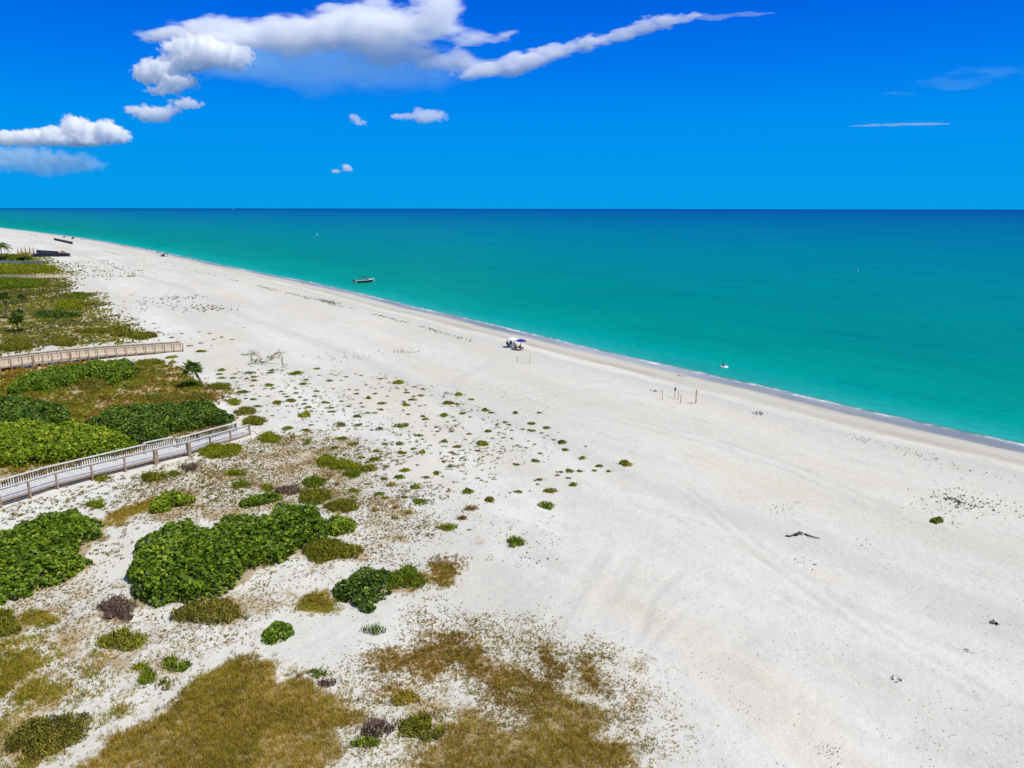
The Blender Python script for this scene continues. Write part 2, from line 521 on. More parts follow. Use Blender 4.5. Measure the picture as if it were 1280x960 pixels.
def shrub(name, pts, H, leaf, label, cat='shrub', group=None, size=0.16, cover=3.0, lump=1.3, wob=0.75, aspect=.85, round_leaf=True, upright=False,
          twigs=True, edge=0.55, tint_mu=.45, tint_var=.22):
    poly = plan_poly(pts, H)
    A = poly_area(poly)
    SHRUB_POLYS.append((poly, A))
    ctr = poly.mean(0)
    px1 = mpp((ctr[0], ctr[1], 1.0)) * 1.25          # metres per render pixel
    size = max(size, px1 * 1.25)
    la = (.62 if round_leaf else .5) * aspect if not upright else .4
    n = int(np.clip(A * cover / (size * size * la * .75), 80, 60000))
    wob = min(wob, 0.22 * math.sqrt(A))
    P, dd = sample_poly(poly, n, wob, lump)
    hole = fbm(P[:, 0] / (lump * .62), P[:, 1] / (lump * .62), 12.5, 3) + .10 * np.clip(dd / 1.2, 0, 1.6)
    P, dd = P[hole > .40], dd[hole > .40]
    prof = np.sqrt(np.clip(dd / (edge + dd * .55), 0, 1.6))
    lumps = fbm(P[:, 0] / lump, P[:, 1] / lump, 1.7, 3)
    ros = fbm(P[:, 0] / (size * 2.6), P[:, 1] / (size * 2.6), 6.6, 2)
    hgt = H * prof * (0.35 + 1.15 * lumps) * (.72 + .56 * ros)
    e = 0.08
    def hh(x, y):
        return H * (0.35 + 1.15 * fbm(x / lump, y / lump, 1.7, 3))
    gx = (hh(P[:, 0] + e, P[:, 1]) - hh(P[:, 0] - e, P[:, 1])) / (2 * e)
    gy = (hh(P[:, 0], P[:, 1] + e) - hh(P[:, 0], P[:, 1] - e)) / (2 * e)
    nr = np.stack([-gx, -gy, np.ones(len(P))], 1)
    nr = unit(unit(nr) + rng.normal(size=nr.shape) * (.55 if round_leaf else .8))
    depth = np.where(rng.uniform(size=len(P)) < .28, rng.uniform(0, 1, len(P)), rng.exponential(.16, len(P))) * hgt
    z = np.clip(hgt - depth, .02, None)
    g = gz(P[:, 0], P[:, 1])
    base = np.array((ctr[0], ctr[1], float(gz(ctr[0], ctr[1]))))
    P3 = np.column_stack([P, g + z]) - base
    tint = np.clip(rng.normal(tint_mu, tint_var, len(P)) + .75 * (ros - .5) + .3 * (fbm(P[:, 0] / 3.0, P[:, 1] / 3.0, 4.4, 2) - .5), 0, 1)
    sz = size * rng.uniform(.5, 1.45, len(P))
    root = None
    if twigs:
        root = empty(name, base); tag(root, label, cat, group)
    fname = 'foliage' if twigs else name
    if upright:
        v, f4, f3, t = blade_arrays(P3 - np.array([0, 0, 1]) * np.minimum(z, sz * 1.2)[:, None] * .8, sz * 2.0, np.maximum(sz * .26, px1 * .28), tint, lean=.8)
        me = np_mesh(fname, v, [f4, f3], L[leaf], {'tint': t})
    else:
        v, f, t = leaf_arrays(P3, nr, sz, tint, aspect, six=round_leaf)
        if round_leaf:
            me = np_mesh(fname, v, f, L[leaf], {'tint': t})
        else:
            m_ = len(P3) // 2
            ix = rng.integers(0, len(P3), m_)
            out = rng.normal(size=(m_, 3)) * np.array([.12, .12, 0])
            far_ = rng.uniform(size=m_) < .18
            out[far_] *= 3.0
            q_ = P3[ix] + out; q_[:, 2] = np.where(far_, gz(q_[:, 0] + base[0], q_[:, 1] + base[1]) - base[2], q_[:, 2] * rng.uniform(.5, .95, m_))
            v2, f4, f3, t2 = blade_arrays(q_, sz[ix] * rng.uniform(1.0, 2.2, m_), np.maximum(sz[ix] * .3, px1 * .3), np.clip(tint[ix] + rng.normal(size=m_) * .15, 0, 1), lean=.8)
            me = np_mesh(fname, np.concatenate([v, v2]), [f, f4 + len(v), f3 + len(v)], L[leaf], {'tint': np.concatenate([t, t2])})
    o = link(fname, me, root)
    if not twigs:
        o.location = base
        return tag(o, label, cat, group)
    if twigs:
        mb = MB(); feet = []
        for _ in range(int(min(40, 5 + A * 1.2))):
            i = rng.integers(len(P))
            top = Vector(P3[i]); foot = Vector((P3[i, 0] * .9 + rng.normal() * .15, P3[i, 1] * .9 + rng.normal() * .15, 0))
            foot.z = float(gz(foot.x + base[0], foot.y + base[1])) - base[2] - .03
            midp = (top + foot) / 2 + Vector((rng.normal() * .08, rng.normal() * .08, .05))
            mb.tube([foot, midp, top], [.022, .016, .008], 5); feet.append(foot)
        feet.sort(key=lambda q: q.x + .3 * q.y)
        mb.tube([q + Vector((0, 0, -.06)) for q in feet], .03, 5)
        mb.build('branches', MT['twig'], root)
    return root

L['weed'] = MT.pop('weed_')
# ================================================================== SETTING
def zone(pts):
    p = np.array(pts, float)
    return at(p[:, 0], p[:, 1])[:, :2]


# outlines of the grass and litter areas (photo pixels), used for the ground litter and the grass stuff
Z_MEADOW = zone([(85, 985), (150, 930), (205, 890), (255, 843), (305, 826), (336, 822), (322, 842), (345, 858), (378, 838), (400, 858), (425, 872), (440, 895), (405, 915), (418, 940), (395, 985)])
Z_GOLD2 = zone([(455, 985), (500, 950), (560, 925), (600, 895), (640, 905), (665, 880), (715, 885), (760, 905), (800, 945), (815, 985)])
Z_RUST = [zone(C4(p)) for p in (
    [(330, 420), (420, 410), (480, 395), (560, 380), (610, 400), (590, 440), (570, 480), (530, 480), (470, 450), (380, 445)],
    [(590, 410), (640, 400), (680, 440), (720, 450), (760, 480), (800, 490), (870, 500), (880, 545), (800, 550), (740, 530), (690, 515), (640, 480), (600, 455)],
    [(540, 350), (600, 345), (660, 365), (640, 385), (570, 385)],
    [(850, 420), (900, 385), (925, 400), (900, 450), (870, 500), (830, 480)],
    [(960, 440), (1030, 430), (1070, 470), (1030, 500), (970, 480)],
    [(1040, 640), (1120, 650), (1170, 700), (1150, 735), (1060, 735)],
    [(360, 490), (430, 480), (440, 510), (390, 520)],
    [(520, 180), (560, 140), (600, 130), (615, 160), (590, 200), (540, 225), (490, 225)],
    [(0, 420), (40, 405), (80, 420), (60, 440), (0, 450)],
    [(250, 560), (330, 520), (350, 560), (300, 620), (200, 640)],
)]
Z_SPARSE = zone(C4([(300, 440), (420, 380), (480, 300), (520, 265), (640, 285), (760, 330), (850, 310), (900, 370), (1020, 370), (1100, 420), (1130, 480), (1200, 530), (1270, 590), (1280, 660), (1240, 750), (950, 780), (600, 780), (300, 780), (200, 640), (210, 540), (260, 470)]))
Z_LIT1 = zone([(150, 645), (165, 605), (240, 580), (320, 545), (400, 540), (450, 560), (470, 600), (520, 640), (540, 680), (470, 700), (430, 640), (330, 640), (240, 660)])
Z_LIT2 = zone([(0, 745), (60, 735), (110, 705), (160, 735), (230, 775), (310, 735), (330, 700), (420, 690), (500, 640), (470, 690), (380, 740), (330, 770), (280, 820), (200, 850), (150, 905), (100, 940), (0, 985), (-60, 980), (-60, 760)])
Z_STRIP = zone([(118, 652), (140, 640), (165, 632), (190, 625), (196, 636), (170, 648), (145, 656), (122, 657)])
Z_GOLD3 = [zone(p) for p in (
    CL([(-60, 390), (60, 360), (180, 350), (285, 375), (270, 440), (200, 470), (60, 500), (-60, 520)]),
    CL([(180, 560), (220, 500), (300, 480), (355, 510), (300, 560), (220, 600), (170, 610)]),
    CL([(130, 140), (180, 115), (240, 150), (230, 185), (150, 200)]),
    CL([(-60, 300), (70, 275), (60, 310), (-60, 330)]),
    CL([(90, 280), (180, 255), (205, 280), (120, 300)]),
    CL([(255, 325), (330, 290), (345, 320), (280, 350)]),
    CL([(235, 265), (300, 230), (325, 255), (260, 280)]),
    CL([(415, 400), (480, 365), (510, 400), (440, 420)]),
    CL([(415, 470), (470, 440), (490, 460), (430, 490)]),
    CL([(480, 520), (540, 475), (555, 500), (510, 545)]),
    CL([(345, 570), (400, 535), (435, 560), (390, 600)]),
    CL([(580, 640), (650, 590), (740, 580), (690, 650), (610, 670)]),
    CL([(-60, 650), (70, 670), (90, 730), (40, 800), (-60, 840)]),
    CL([(-60, 850), (60, 850), (100, 930), (90, 1000), (-60, 1000)]),
    CL([(190, 910), (330, 850), (420, 780), (440, 800), (330, 900), (230, 990), (140, 1000)]),
    CL([(-60, 530), (60, 500), (170, 480), (160, 520), (40, 560), (-60, 580)]),
    C4([(180, 270), (250, 235), (290, 260), (200, 300)]), C4([(250, 270), (290, 290), (280, 310), (245, 300)]),
)]
Z_BACK = zone([(-60, 470), (40, 468), (70, 490), (100, 478), (175, 458), (215, 455), (245, 480), (285, 488), (272, 505), (240, 512), (200, 508), (150, 515), (110, 530), (85, 540), (60, 500), (-60, 520)])
Z_BACK2 = zone([(-60, 500), (-60, 452), (30, 462), (60, 456), (140, 450), (200, 452), (120, 462), (50, 474), (0, 496)])
Z_UNDER = zone([(-60, 500), (60, 500), (140, 520), (200, 515), (285, 520), (290, 540), (210, 550), (120, 575), (60, 592), (0, 606), (-60, 615)])
_sd = lambda q: np.column_stack(xy_of(np.array([a for a, b in q], float), np.array([b for a, b in q], float)))
Z_INLAND = _sd([(52, 104), (70, 98), (100, 100), (135, 97), (160, 96), (200, 104), (330, 108), (330, 170), (200, 170), (60, 165), (25, 130)])
Z_FAR = zone([(-200, 445), (-200, 338), (0, 338), (75, 350), (85, 358), (70, 368), (115, 366), (125, 382), (140, 400), (165, 412), (195, 424), (140, 430), (80, 432), (30, 438), (0, 446)])
Z_FAR2 = zone([(-200, 345), (-200, 319), (-40, 319), (20, 319), (48, 322), (60, 330), (72, 336), (80, 342), (75, 346)])
Z_FAR3 = zone([(75, 341), (85, 330), (120, 326), (150, 335), (172, 346), (140, 348), (100, 350)])


def ragged_xy(P, sig):
    a = 1.1 + sig * .9
    return P + a * (np.column_stack([fbm(P[:, 0] / 2.6, P[:, 1] / 2.6, 31.0, 3), fbm(P[:, 0] / 2.6, P[:, 1] / 2.6, 77.0, 3)]) - .5) * 2


def soft(X, Y, poly, sig, k=10):
    """soft-edged coverage of a plan polygon"""
    out = np.zeros(X.shape)
    lo, hi = poly.min(0) - 3 * sig, poly.max(0) + 3 * sig
    m = (X > lo[0]) & (X < hi[0]) & (Y > lo[1]) & (Y < hi[1])
    if not m.any(): return out
    P = ragged_xy(np.column_stack([X[m], Y[m]]), sig)
    acc = np.zeros(len(P))
    r = np.random.default_rng(3)
    for _ in range(k):
        acc += inside(P + r.normal(size=2) * sig, poly)
    out[m] = acc / k
    return out


def grid_faces(a, b):
    i = np.arange(a - 1)[:, None] * b + np.arange(b - 1)[None, :]
    return np.stack([i, i + b, i + b + 1, i + 1], -1).reshape(-1, 4)


ss = np.concatenate([-np.geomspace(60, 20000, 26)[::-1], np.arange(-55, 150, .30), np.arange(150, 420, 1.5), np.geomspace(422, 1500, 90), np.geomspace(1540, 30000, 30)])
dd_ = np.concatenate([-np.geomspace(12, 200, 10)[::-1], np.arange(-9, 104, .30), np.geomspace(104.6, 200, 40), np.geomspace(215, 20000, 24)])
SS, DD = np.meshgrid(ss, dd_, indexing='ij')
GX, GY = xy_of(SS, DD)
GZ = gz(GX, GY)
fx, fy = GX.ravel(), GY.ravel()
veg = np.zeros(len(fx))
n1 = fbm(fx / 2.2, fy / 2.2, 6.1, 4)
n2 = fbm(fx / .7, fy / .7, 1.1, 3)
for poly, sig, w in ([(Z_MEADOW, .35, 1.0), (Z_GOLD2, .8, .95), (Z_SPARSE, 1.4, .30), (Z_LIT1, 1.6, .52), (Z_LIT2, 1.6, .45), (Z_STRIP, .4, .9), (Z_BACK, 1.2, .85), (Z_BACK2, 2, .9), (Z_UNDER, .8, .8), (Z_FAR, 5, .74), (Z_FAR2, 7, .8), (Z_FAR3, 9, .2)]
                     + [(z, .5, .95) for z in Z_RUST] + [(z, .4, .9) for z in Z_GOLD3]):
    veg = np.maximum(veg, soft(fx, fy, poly, sig) * w)
veg = np.clip(veg * 1.25 - (n1 - .42) * 1.3 * (veg > 0) * (1.15 - veg) - (n2 - .5) * .5 * (veg > 0), 0, 1)
inl = np.clip((DD.ravel() - 104) / 40, 0, 1) * np.clip((SS.ravel() + 40) / 60, 0, 1)
veg = np.maximum(veg, inl * .8)

# faint wheel and foot tracks crossing the beach
track = np.zeros(len(fx))
for pts, wdt in (([(690, 782), (722, 733), (757, 680)], .32), ([(700, 784), (731, 736), (767, 682)], .32), ([(735, 794), (760, 742), (783, 695)], .32), ([(747, 796), (771, 744), (795, 697)], .32),
                 ([(800, 800), (820, 740), (850, 716)], .3), ([(794, 835), (815, 805), (850, 768)], .3), ([(560, 477), (590, 462), (625, 443)], .5), ([(566, 478), (598, 462), (632, 443)], .5),
                 ([(625, 496), (680, 486), (745, 476), (800, 480)], .45), ([(640, 500), (700, 491), (760, 483)], .45), ([(770, 520), (880, 545), (990, 580), (1120, 640)], .4), ([(775, 528), (880, 553), (985, 588), (1110, 648)], .4),
                 ([(860, 610), (960, 690), (1090, 780), (1230, 860)], .35), ([(846, 612), (945, 694), (1075, 786), (1215, 870)], .35), ([(1010, 745), (1024, 752), (1032, 758)], .25)):
    q = at(np.array(pts, float)[:, 0], np.array(pts, float)[:, 1])[:, :2]
    tt = np.linspace(0, len(q) - 1, 24); q = np.column_stack([np.interp(tt, range(len(q)), q[:, j]) for j in (0, 1)])
    mk = (fx > q[:, 0].min() - 2) & (fx < q[:, 0].max() + 2) & (fy > q[:, 1].min() - 2) & (fy < q[:, 1].max() + 2)
    Pm = np.column_stack([fx[mk], fy[mk]]); dm = np.full(len(Pm), 9.0)
    for a_, b2 in zip(q[:-1], q[1:]):
        ab = b2 - a_; t_ = np.clip(((Pm - a_) @ ab) / (ab @ ab), 0, 1); dm = np.minimum(dm, np.hypot(*(Pm - a_ - t_[:, None] * ab).T))
    track[mk] = np.maximum(track[mk], np.clip(1.25 - dm / wdt, 0, 1) * np.clip(fbm(Pm[:, 0] / 3, Pm[:, 1] / 3, 5.5, 2) * 2.2 - .35, .25, 1))
GZ = GZ - (track * .06).reshape(GZ.shape)

# --- sand material
m, nt, b = new_mat('shell_sand')
pos = geo_pos(nt)
e = attr(nt, 'shore'); a_s = attr(nt, 'along'); vg = attr(nt, 'litter')
sep = node(nt, 'ShaderNodeCombineXYZ')
nt.links.new(a_s, sep.inputs[0]); nt.links.new(e, sep.inputs[1])
sdv = sep.outputs[0]
def stretched(sx, sy):
    mp = node(nt, 'ShaderNodeMapping'); mp.inputs['Scale'].default_value = (sx, sy, 1)
    nt.links.new(sdv, mp.inputs[0]); return mp.outputs[0]
wob = noise_n(nt, stretched(.06, .25), 1.0, 4)
e2 = math_n(nt, 'ADD', e, maprange(nt, wob, 0, 1, -1.5, 1.5))
e2 = math_n(nt, 'ADD', e2, maprange(nt, noise_n(nt, stretched(.35, .8), 1.0, 4, .65), 0, 1, -1.1, 1.1))
# cross-shore colour: wet film, damp sand, shell line, white berm, back of berm, dry beach, white dune sand
prof = ramp(nt, maprange(nt, e2, -2, 62), [(0.0, (0.21, 0.205, 0.2)), (0.0828, (0.255, 0.25, 0.245)), (0.0984, (0.45, 0.44, 0.43)), (0.125, (0.53, 0.515, 0.49)), (0.1469, (0.51, 0.48, 0.43)), (0.1656, (0.43, 0.395, 0.34)), (0.1812, (0.52, 0.485, 0.43)), (0.1922, (0.71, 0.7, 0.68)), (0.2156, (0.68, 0.67, 0.65)), (0.2313, (0.555, 0.55, 0.545)), (0.2578, (0.6, 0.59, 0.575)), (0.3438, (0.65, 0.64, 0.618)), (0.5469, (0.665, 0.655, 0.635)), (0.7344, (0.68, 0.677, 0.672)), (1.0, (0.695, 0.695, 0.695))])
big = noise_n(nt, stretched(.018, .085), 1.0, 5)
col = mixc(nt, maprange(nt, big, .38, .64, 0, 1, True), prof, mixc(nt, .75, prof, (.565, .55, .525)))
tan = noise_n(nt, stretched(.03, .07), 1.3, 4)
dry = maprange(nt, e2, 12, 20, 0, 1, True)
blot = noise_n(nt, stretched(.22, .45), 1.0, 5, .62)
col = mixc(nt, math_n(nt, 'MULTIPLY', maprange(nt, blot, .48, .70, 0, .5, True), maprange(nt, e2, 3.2, 5, 0, 1, True)), col, (.53, .515, .49))
col = mixc(nt, math_n(nt, 'MULTIPLY', maprange(nt, tan, .50, .70, 0, .6, True), dry), col, (.66, .585, .50))
# wheel tracks running along the beach
trk = None
for off, wd in ((27.0, .22), (28.7, .22), (33.2, .16), (34.7, .16), (20.4, .2), (22.0, .2)):
    w2 = maprange(nt, noise_n(nt, stretched(.012, 0), 1.0, 2), 0, 1, -7, 7)
    dist = math_n(nt, 'ABSOLUTE', math_n(nt, 'SUBTRACT', math_n(nt, 'ADD', e, w2), off))
    t = maprange(nt, dist, 0, wd, 1, 0, True)
    trk = t if trk is None else math_n(nt, 'MAXIMUM', trk, t)
trk = math_n(nt, 'MULTIPLY', trk, maprange(nt, noise_n(nt, stretched(.10, .02), 1.0, 3), .42, .62, 0, 1))
t_at = attr(nt, 'track')
col = mixc(nt, math_n(nt, 'MULTIPLY', t_at, .5), col, (.53, .52, .51))
band = maprange(nt, math_n(nt, 'ABSOLUTE', math_n(nt, 'SUBTRACT', math_n(nt, 'ADD', e, maprange(nt, noise_n(nt, stretched(.014, 0), 1.0, 2), 0, 1, -6, 6)), 43)), 0, 3.2, 1, 0, True)
col = mixc(nt, math_n(nt, 'MULTIPLY', band, .55), col, (.52, .515, .51))
grain = noise_n(nt, pos, 2.6, 5, .68)
col = mixc(nt, maprange(nt, grain, .40, .68, 0, .24), col, mixc(nt, .6, col, (.50, .475, .45)))
fine = noise_n(nt, pos, 11.0, 4, .75)
col = mixc(nt, math_n(nt, 'MULTIPLY', maprange(nt, fine, .5, .75, 0, .3), maprange(nt, e, 22, 40, .35, 1)), col, mixc(nt, .55, col, (.40, .38, .36)))
# shell grit and bits of plant litter in the dune sand
vor = node(nt, 'ShaderNodeTexVoronoi'); vor.inputs['Scale'].default_value = 1.7
nt.links.new(pos, vor.inputs['Vector'])
spk = maprange(nt, vor.outputs['Distance'], .05, .13, 1, 0)
dune_f = maprange(nt, e, 34, 44, 0, 1, True)
patch = maprange(nt, noise_n(nt, pos, .16, 3), .44, .60, 0, 1, True)
col = mixc(nt, math_n(nt, 'MULTIPLY', math_n(nt, 'MULTIPLY', spk, dune_f), math_n(nt, 'MULTIPLY', patch, .7)), col, (.20, .18, .15))
lit_c = mixc(nt, noise_n(nt, pos, 1.4, 4), (.27, .18, .075), (.44, .34, .19))
lit_m = noise_n(nt, pos, 4.5, 5, .7)
lf = math_n(nt, 'MULTIPLY', maprange(nt, math_n(nt, 'ADD', lit_m, math_n(nt, 'MULTIPLY', vg, .62)), .66, .98, 0, 1, True), math_n(nt, 'MINIMUM', math_n(nt, 'MULTIPLY', vg, 3.0), .85))
col = mixc(nt, lf, col, lit_c)
col = mixc(nt, 1.0, col, (.992, .985, .905), 'MULTIPLY')
nt.links.new(col, b.inputs['Base Color'])
wet = maprange(nt, e2, 2.2, 4.2, 1, 0, True)
nt.links.new(maprange(nt, wet, 0, 1, .92, .25), b.inputs['Roughness'])
nt.links.new(maprange(nt, wet, 0, 1, .12, .16), b.inputs['Specular IOR Level'])
hgt = math_n(nt, 'ADD', math_n(nt, 'MULTIPLY', grain, .6), math_n(nt, 'MULTIPLY', fine, .3))
pits = noise_n(nt, pos, 1.15, 3, .6)
hgt = math_n(nt, 'ADD', hgt, math_n(nt, 'MULTIPLY', pits, .8))
hgt = math_n(nt, 'SUBTRACT', hgt, math_n(nt, 'MULTIPLY', trk, .55))
bn = node(nt, 'ShaderNodeBump'); bn.inputs['Distance'].default_value = .16
nt.links.new(maprange(nt, e2, 0, 9, .05, .7), bn.inputs['Strength'])
nt.links.new(hgt, bn.inputs['Height']); nt.links.new(bn.outputs[0], b.inputs['Normal'])

me = np_mesh('ground', np.column_stack([fx, fy, GZ.ravel()]), grid_faces(len(ss), len(dd_))[:, ::-1], m,
             {'shore': (DD + cusp(SS)).ravel(), 'along': SS.ravel(), 'litter': veg, 'track': track}, smooth=True)
if me.polygons[len(me.polygons) // 2].normal.z < 0: me.flip_normals()
tag(link('ground', me), kind='structure')

# --- sea
ws = np.concatenate([-np.geomspace(60, 90000, 30)[::-1], np.arange(-55, 200, 1.0), np.arange(200, 600, 4), np.geomspace(604, 90000, 120)])
wd = np.concatenate([-np.geomspace(31, 120000, 60)[::-1], np.arange(-30, 3.6, .5)])
WS, WD = np.meshgrid(ws, wd, indexing='ij')
WX, WY = xy_of(WS, WD)
m, nt, b = new_mat('clear_sea_water')
pos = geo_pos(nt)
dep = attr(nt, 'depth'); off = attr(nt, 'offshore'); a_s = attr(nt, 'along')
cmb = node(nt, 'ShaderNodeCombineXYZ'); nt.links.new(a_s, cmb.inputs[0]); nt.links.new(off, cmb.inputs[1])
def wst(sx, sy):
    mp = node(nt, 'ShaderNodeMapping'); mp.inputs['Scale'].default_value = (sx, sy, 1)
    nt.links.new(cmb.outputs[0], mp.inputs[0]); return mp.outputs[0]
lg = math_n(nt, 'LOGARITHM', math_n(nt, 'MAXIMUM', math_n(nt, 'ADD', off, 1.0), 1.0), 10)
lgn = math_n(nt, 'ADD', lg, maprange(nt, noise_n(nt, wst(.006, .02), 1.0, 5, .6), 0, 1, -.42, .42))
body = ramp(nt, math_n(nt, 'DIVIDE', lgn, 5.0), [
    (0, (.10, .40, .37)), (.10, (.02, .375, .325)), (.20, (.0, .335, .255)), (.27, (.0, .29, .20)), (.36, (.0, .235, .185)), (.42, (.0, .222, .215)), (.48, (.0, .20, .25)), (.54, (.0, .165, .275)),
    (.62, (.0, .118, .285)), (.72, (.0, .064, .285)), (.86, (.0, .038, .27)), (1, (.0, .035, .27))])
patchy = noise_n(nt, wst(.022, .055), 1.0, 5, .62)
body = mixc(nt, maprange(nt, patchy, .44, .66, 0, .45, True), body, mixc(nt, .45, body, (.0, .10, .12)))
painted_ripple = noise_n(nt, wst(.05, .6), 1.0, 4, .6)  # pale streaks put into the water colour for ripple light
body = mixc(nt, maprange(nt, painted_ripple, .5, .72, 0, .34, True), body, mixc(nt, .5, body, (.0, .45, .42)))
painted_chop = noise_n(nt, wst(.35, .9), 1.0, 4, .6)  # dark mottling in the colour stands in for the shade of small waves
body = mixc(nt, maprange(nt, painted_chop, .38, .66, 0, .42), body, mixc(nt, .5, body, (.0, .13, .11)))
dif = node(nt, 'ShaderNodeBsdfDiffuse'); nt.links.new(body, dif.inputs['Color'])
gl = node(nt, 'ShaderNodeBsdfGlossy'); gl.inputs['Roughness'].default_value = .18; gl.inputs['Color'].default_value = (.30, .82, .92, 1)
tr = node(nt, 'ShaderNodeBsdfTransparent')
# foam line where the small waves run up
fn = noise_n(nt, wst(.5, 1.6), 1.0, 5, .7)
fl = noise_n(nt, wst(.07, .1), 1.0, 3)
fo = math_n(nt, 'ADD', dep, maprange(nt, fl, 0, 1, -.05, .05))
foam = math_n(nt, 'MULTIPLY', maprange(nt, fo, .005, .03, 0, 1, True), maprange(nt, fo, .05, .13, 1, 0, True))
foam = math_n(nt, 'MULTIPLY', foam, maprange(nt, math_n(nt, 'ADD', fn, math_n(nt, 'MULTIPLY', fl, .7)), .76, 1.02, .05, .88, True))
fo2 = math_n(nt, 'ADD', off, maprange(nt, fl, 0, 1, -3, 3))
alpha = maprange(nt, dep, .0, .17, .03, 1.0, True)
mx1 = node(nt, 'ShaderNodeMixShader'); nt.links.new(alpha, mx1.inputs[0]); nt.links.new(tr.outputs[0], mx1.inputs[1]); nt.links.new(dif.outputs[0], mx1.inputs[2])
fr = node(nt, 'ShaderNodeFresnel'); fr.inputs['IOR'].default_value = 1.33
frc = math_n(nt, 'MULTIPLY', math_n(nt, 'MINIMUM', fr.outputs[0], .15), maprange(nt, dep, 0, .3, .25, 1))
mx2 = node(nt, 'ShaderNodeMixShader'); nt.links.new(frc, mx2.inputs[0]); nt.links.new(mx1.outputs[0], mx2.inputs[1]); nt.links.new(gl.outputs[0], mx2.inputs[2])
fd = node(nt, 'ShaderNodeBsdfDiffuse'); fd.inputs['Color'].default_value = (.80, .84, .85, 1)
mx3 = node(nt, 'ShaderNodeMixShader'); nt.links.new(foam, mx3.inputs[0]); nt.links.new(mx2.outputs[0], mx3.inputs[1]); nt.links.new(fd.outputs[0], mx3.inputs[2])
nt.links.new(mx3.outputs[0], nt.nodes['Material Output'].inputs[0])
w1 = noise_n(nt, wst(.18, .55), 1.0, 4, .6)
w2 = noise_n(nt, wst(.9, 2.2), 1.0, 3, .6)
bn = node(nt, 'ShaderNodeBump'); bn.inputs['Strength'].default_value = .5; bn.inputs['Distance'].default_value = .5
nt.links.new(math_n(nt, 'ADD', w1, math_n(nt, 'MULTIPLY', w2, .35)), bn.inputs['Height'])
for n_ in (dif, gl, fr): nt.links.new(bn.outputs[0], n_.inputs['Normal'])
nt.nodes.remove(b)
WG = gz(WX, WY)
me = np_mesh('sea', np.column_stack([WX.ravel(), WY.ravel(), np.zeros(WX.size)]), grid_faces(len(ws), len(wd))[:, ::-1], m,
             {'depth': -WG.ravel(), 'offshore': np.clip(-(WD + cusp(WS)), 0, None).ravel(), 'along': WS.ravel()}, smooth=True)
if me.polygons[len(me.polygons) // 2].normal.z < 0: me.flip_normals()
tag(link('sea', me), kind='structure')

# --- sky and sun
SUN_EL = math.radians(57); SUN_AZ = math.atan2(.88, -.42)
w = bpy.data.worlds.new('World'); scn.world = w; w.use_nodes = True
nt = w.node_tree
bg = nt.nodes['Background']
sky = node(nt, 'ShaderNodeTexSky'); sky.sky_type = 'NISHITA'; sky.sun_disc = False
sky.sun_elevation = SUN_EL; sky.sun_rotation = SUN_AZ; sky.air_density = 1.0; sky.dust_density = .6; sky.ozone_density = 1.6
tc = node(nt, 'ShaderNodeTexCoord')
sx = node(nt, 'ShaderNodeSeparateXYZ'); nt.links.new(tc.outputs['Generated'], sx.inputs[0])
elev = math_n(nt, 'MULTIPLY', math_n(nt, 'ARCSINE', sx.outputs[2]), 180 / PI)
S_ = 10.0
low = ramp(nt, maprange(nt, elev, -1, 24), [(p, tuple(c * S_ for c in col)) for p, col in [
    (0.0, (.003, .345, .80)), (.05, (.002, .33, .805)), (.14, (.001, .315, .84)), (.28, (.0, .28, .87)), (.42, (.0, .20, .85)), (.55, (.0, .145, .80)), (.66, (.0, .11, .73)), (1.0, (.0, .09, .62))]])
mixf = maprange(nt, elev, 17, 34, 0, 1, True)
cc = mixc(nt, mixf, low, sky.outputs[0])
nt.links.new(cc, bg.inputs['Color'])
bg.inputs['Strength'].default_value = .10
sl_ = bpy.data.lights.new('sun', 'SUN'); sl_.energy = 4.2; sl_.angle = math.radians(.53); sl_.color = (1.0, .95, .86)
so = bpy.data.objects.new('sun', sl_); COL.objects.link(so)
sun_dir = Vector((math.sin(SUN_AZ) * math.cos(SUN_EL), math.cos(SUN_AZ) * math.cos(SUN_EL), math.sin(SUN_EL)))
so.rotation_euler = sun_dir.to_track_quat('Z', 'Y').to_euler()
so.location = (0, 0, 60)
scn.view_settings.view_transform = 'Standard'
scn.view_settings.look = 'None'
scn.view_settings.exposure = 0
scn.view_settings.gamma = 1
scn.render.engine = 'CYCLES'
cy = scn.cycles
cy.use_denoising = True
cy.max_bounces = 24; cy.diffuse_bounces = 3; cy.glossy_bounces = 2; cy.transmission_bounces = 4; cy.transparent_max_bounces = 8; cy.volume_bounces = 24
# ================================================================== PLANTS
G_SG = 'sea grape shrubs on the dune'
def big(*a, **k): return shrub('sea_grape_shrub', *a, cat='shrub', group=G_SG, **k)

big([(-70, 690), (-50, 665), (0, 668), (40, 650), (60, 643), (95, 638), (125, 650), (128, 665), (100, 675), (97, 690), (115, 700), (80, 722), (55, 735), (20, 752), (-40, 765), (-75, 740)], 1.15, 'grape',
    'broad bright green sea grape thicket cut by the photo edge, below the near boardwalk', size=.22, tint_mu=.5)
big(C3([(430, 290), (470, 210), (560, 160), (640, 138), (700, 172), (760, 125), (850, 125), (940, 92), (1060, 92), (1092, 150), (1070, 190), (1000, 215), (940, 260), (880, 280), (820, 310), (770, 360), (740, 395), (640, 418), (600, 400), (520, 425), (460, 400), (440, 340)]), 1.35, 'grape',
    'largest sea grape thicket in the middle of the dune, long and glossy green', size=.22)
big(C3([(1080, 128), (1130, 112), (1185, 140), (1180, 172), (1120, 187), (1082, 175)]), .9, 'grape_bright', 'small pale green sea grape at the seaward tip of the largest thicket', size=.19)
big(C4([(280, 215), (300, 190), (340, 168), (420, 155), (440, 180), (430, 230), (390, 255), (375, 288), (330, 278), (290, 250)]), .9, 'grape_dark', 'isolated dark green sea grape bush on white sand beside a rounder lighter mound', size=.18)
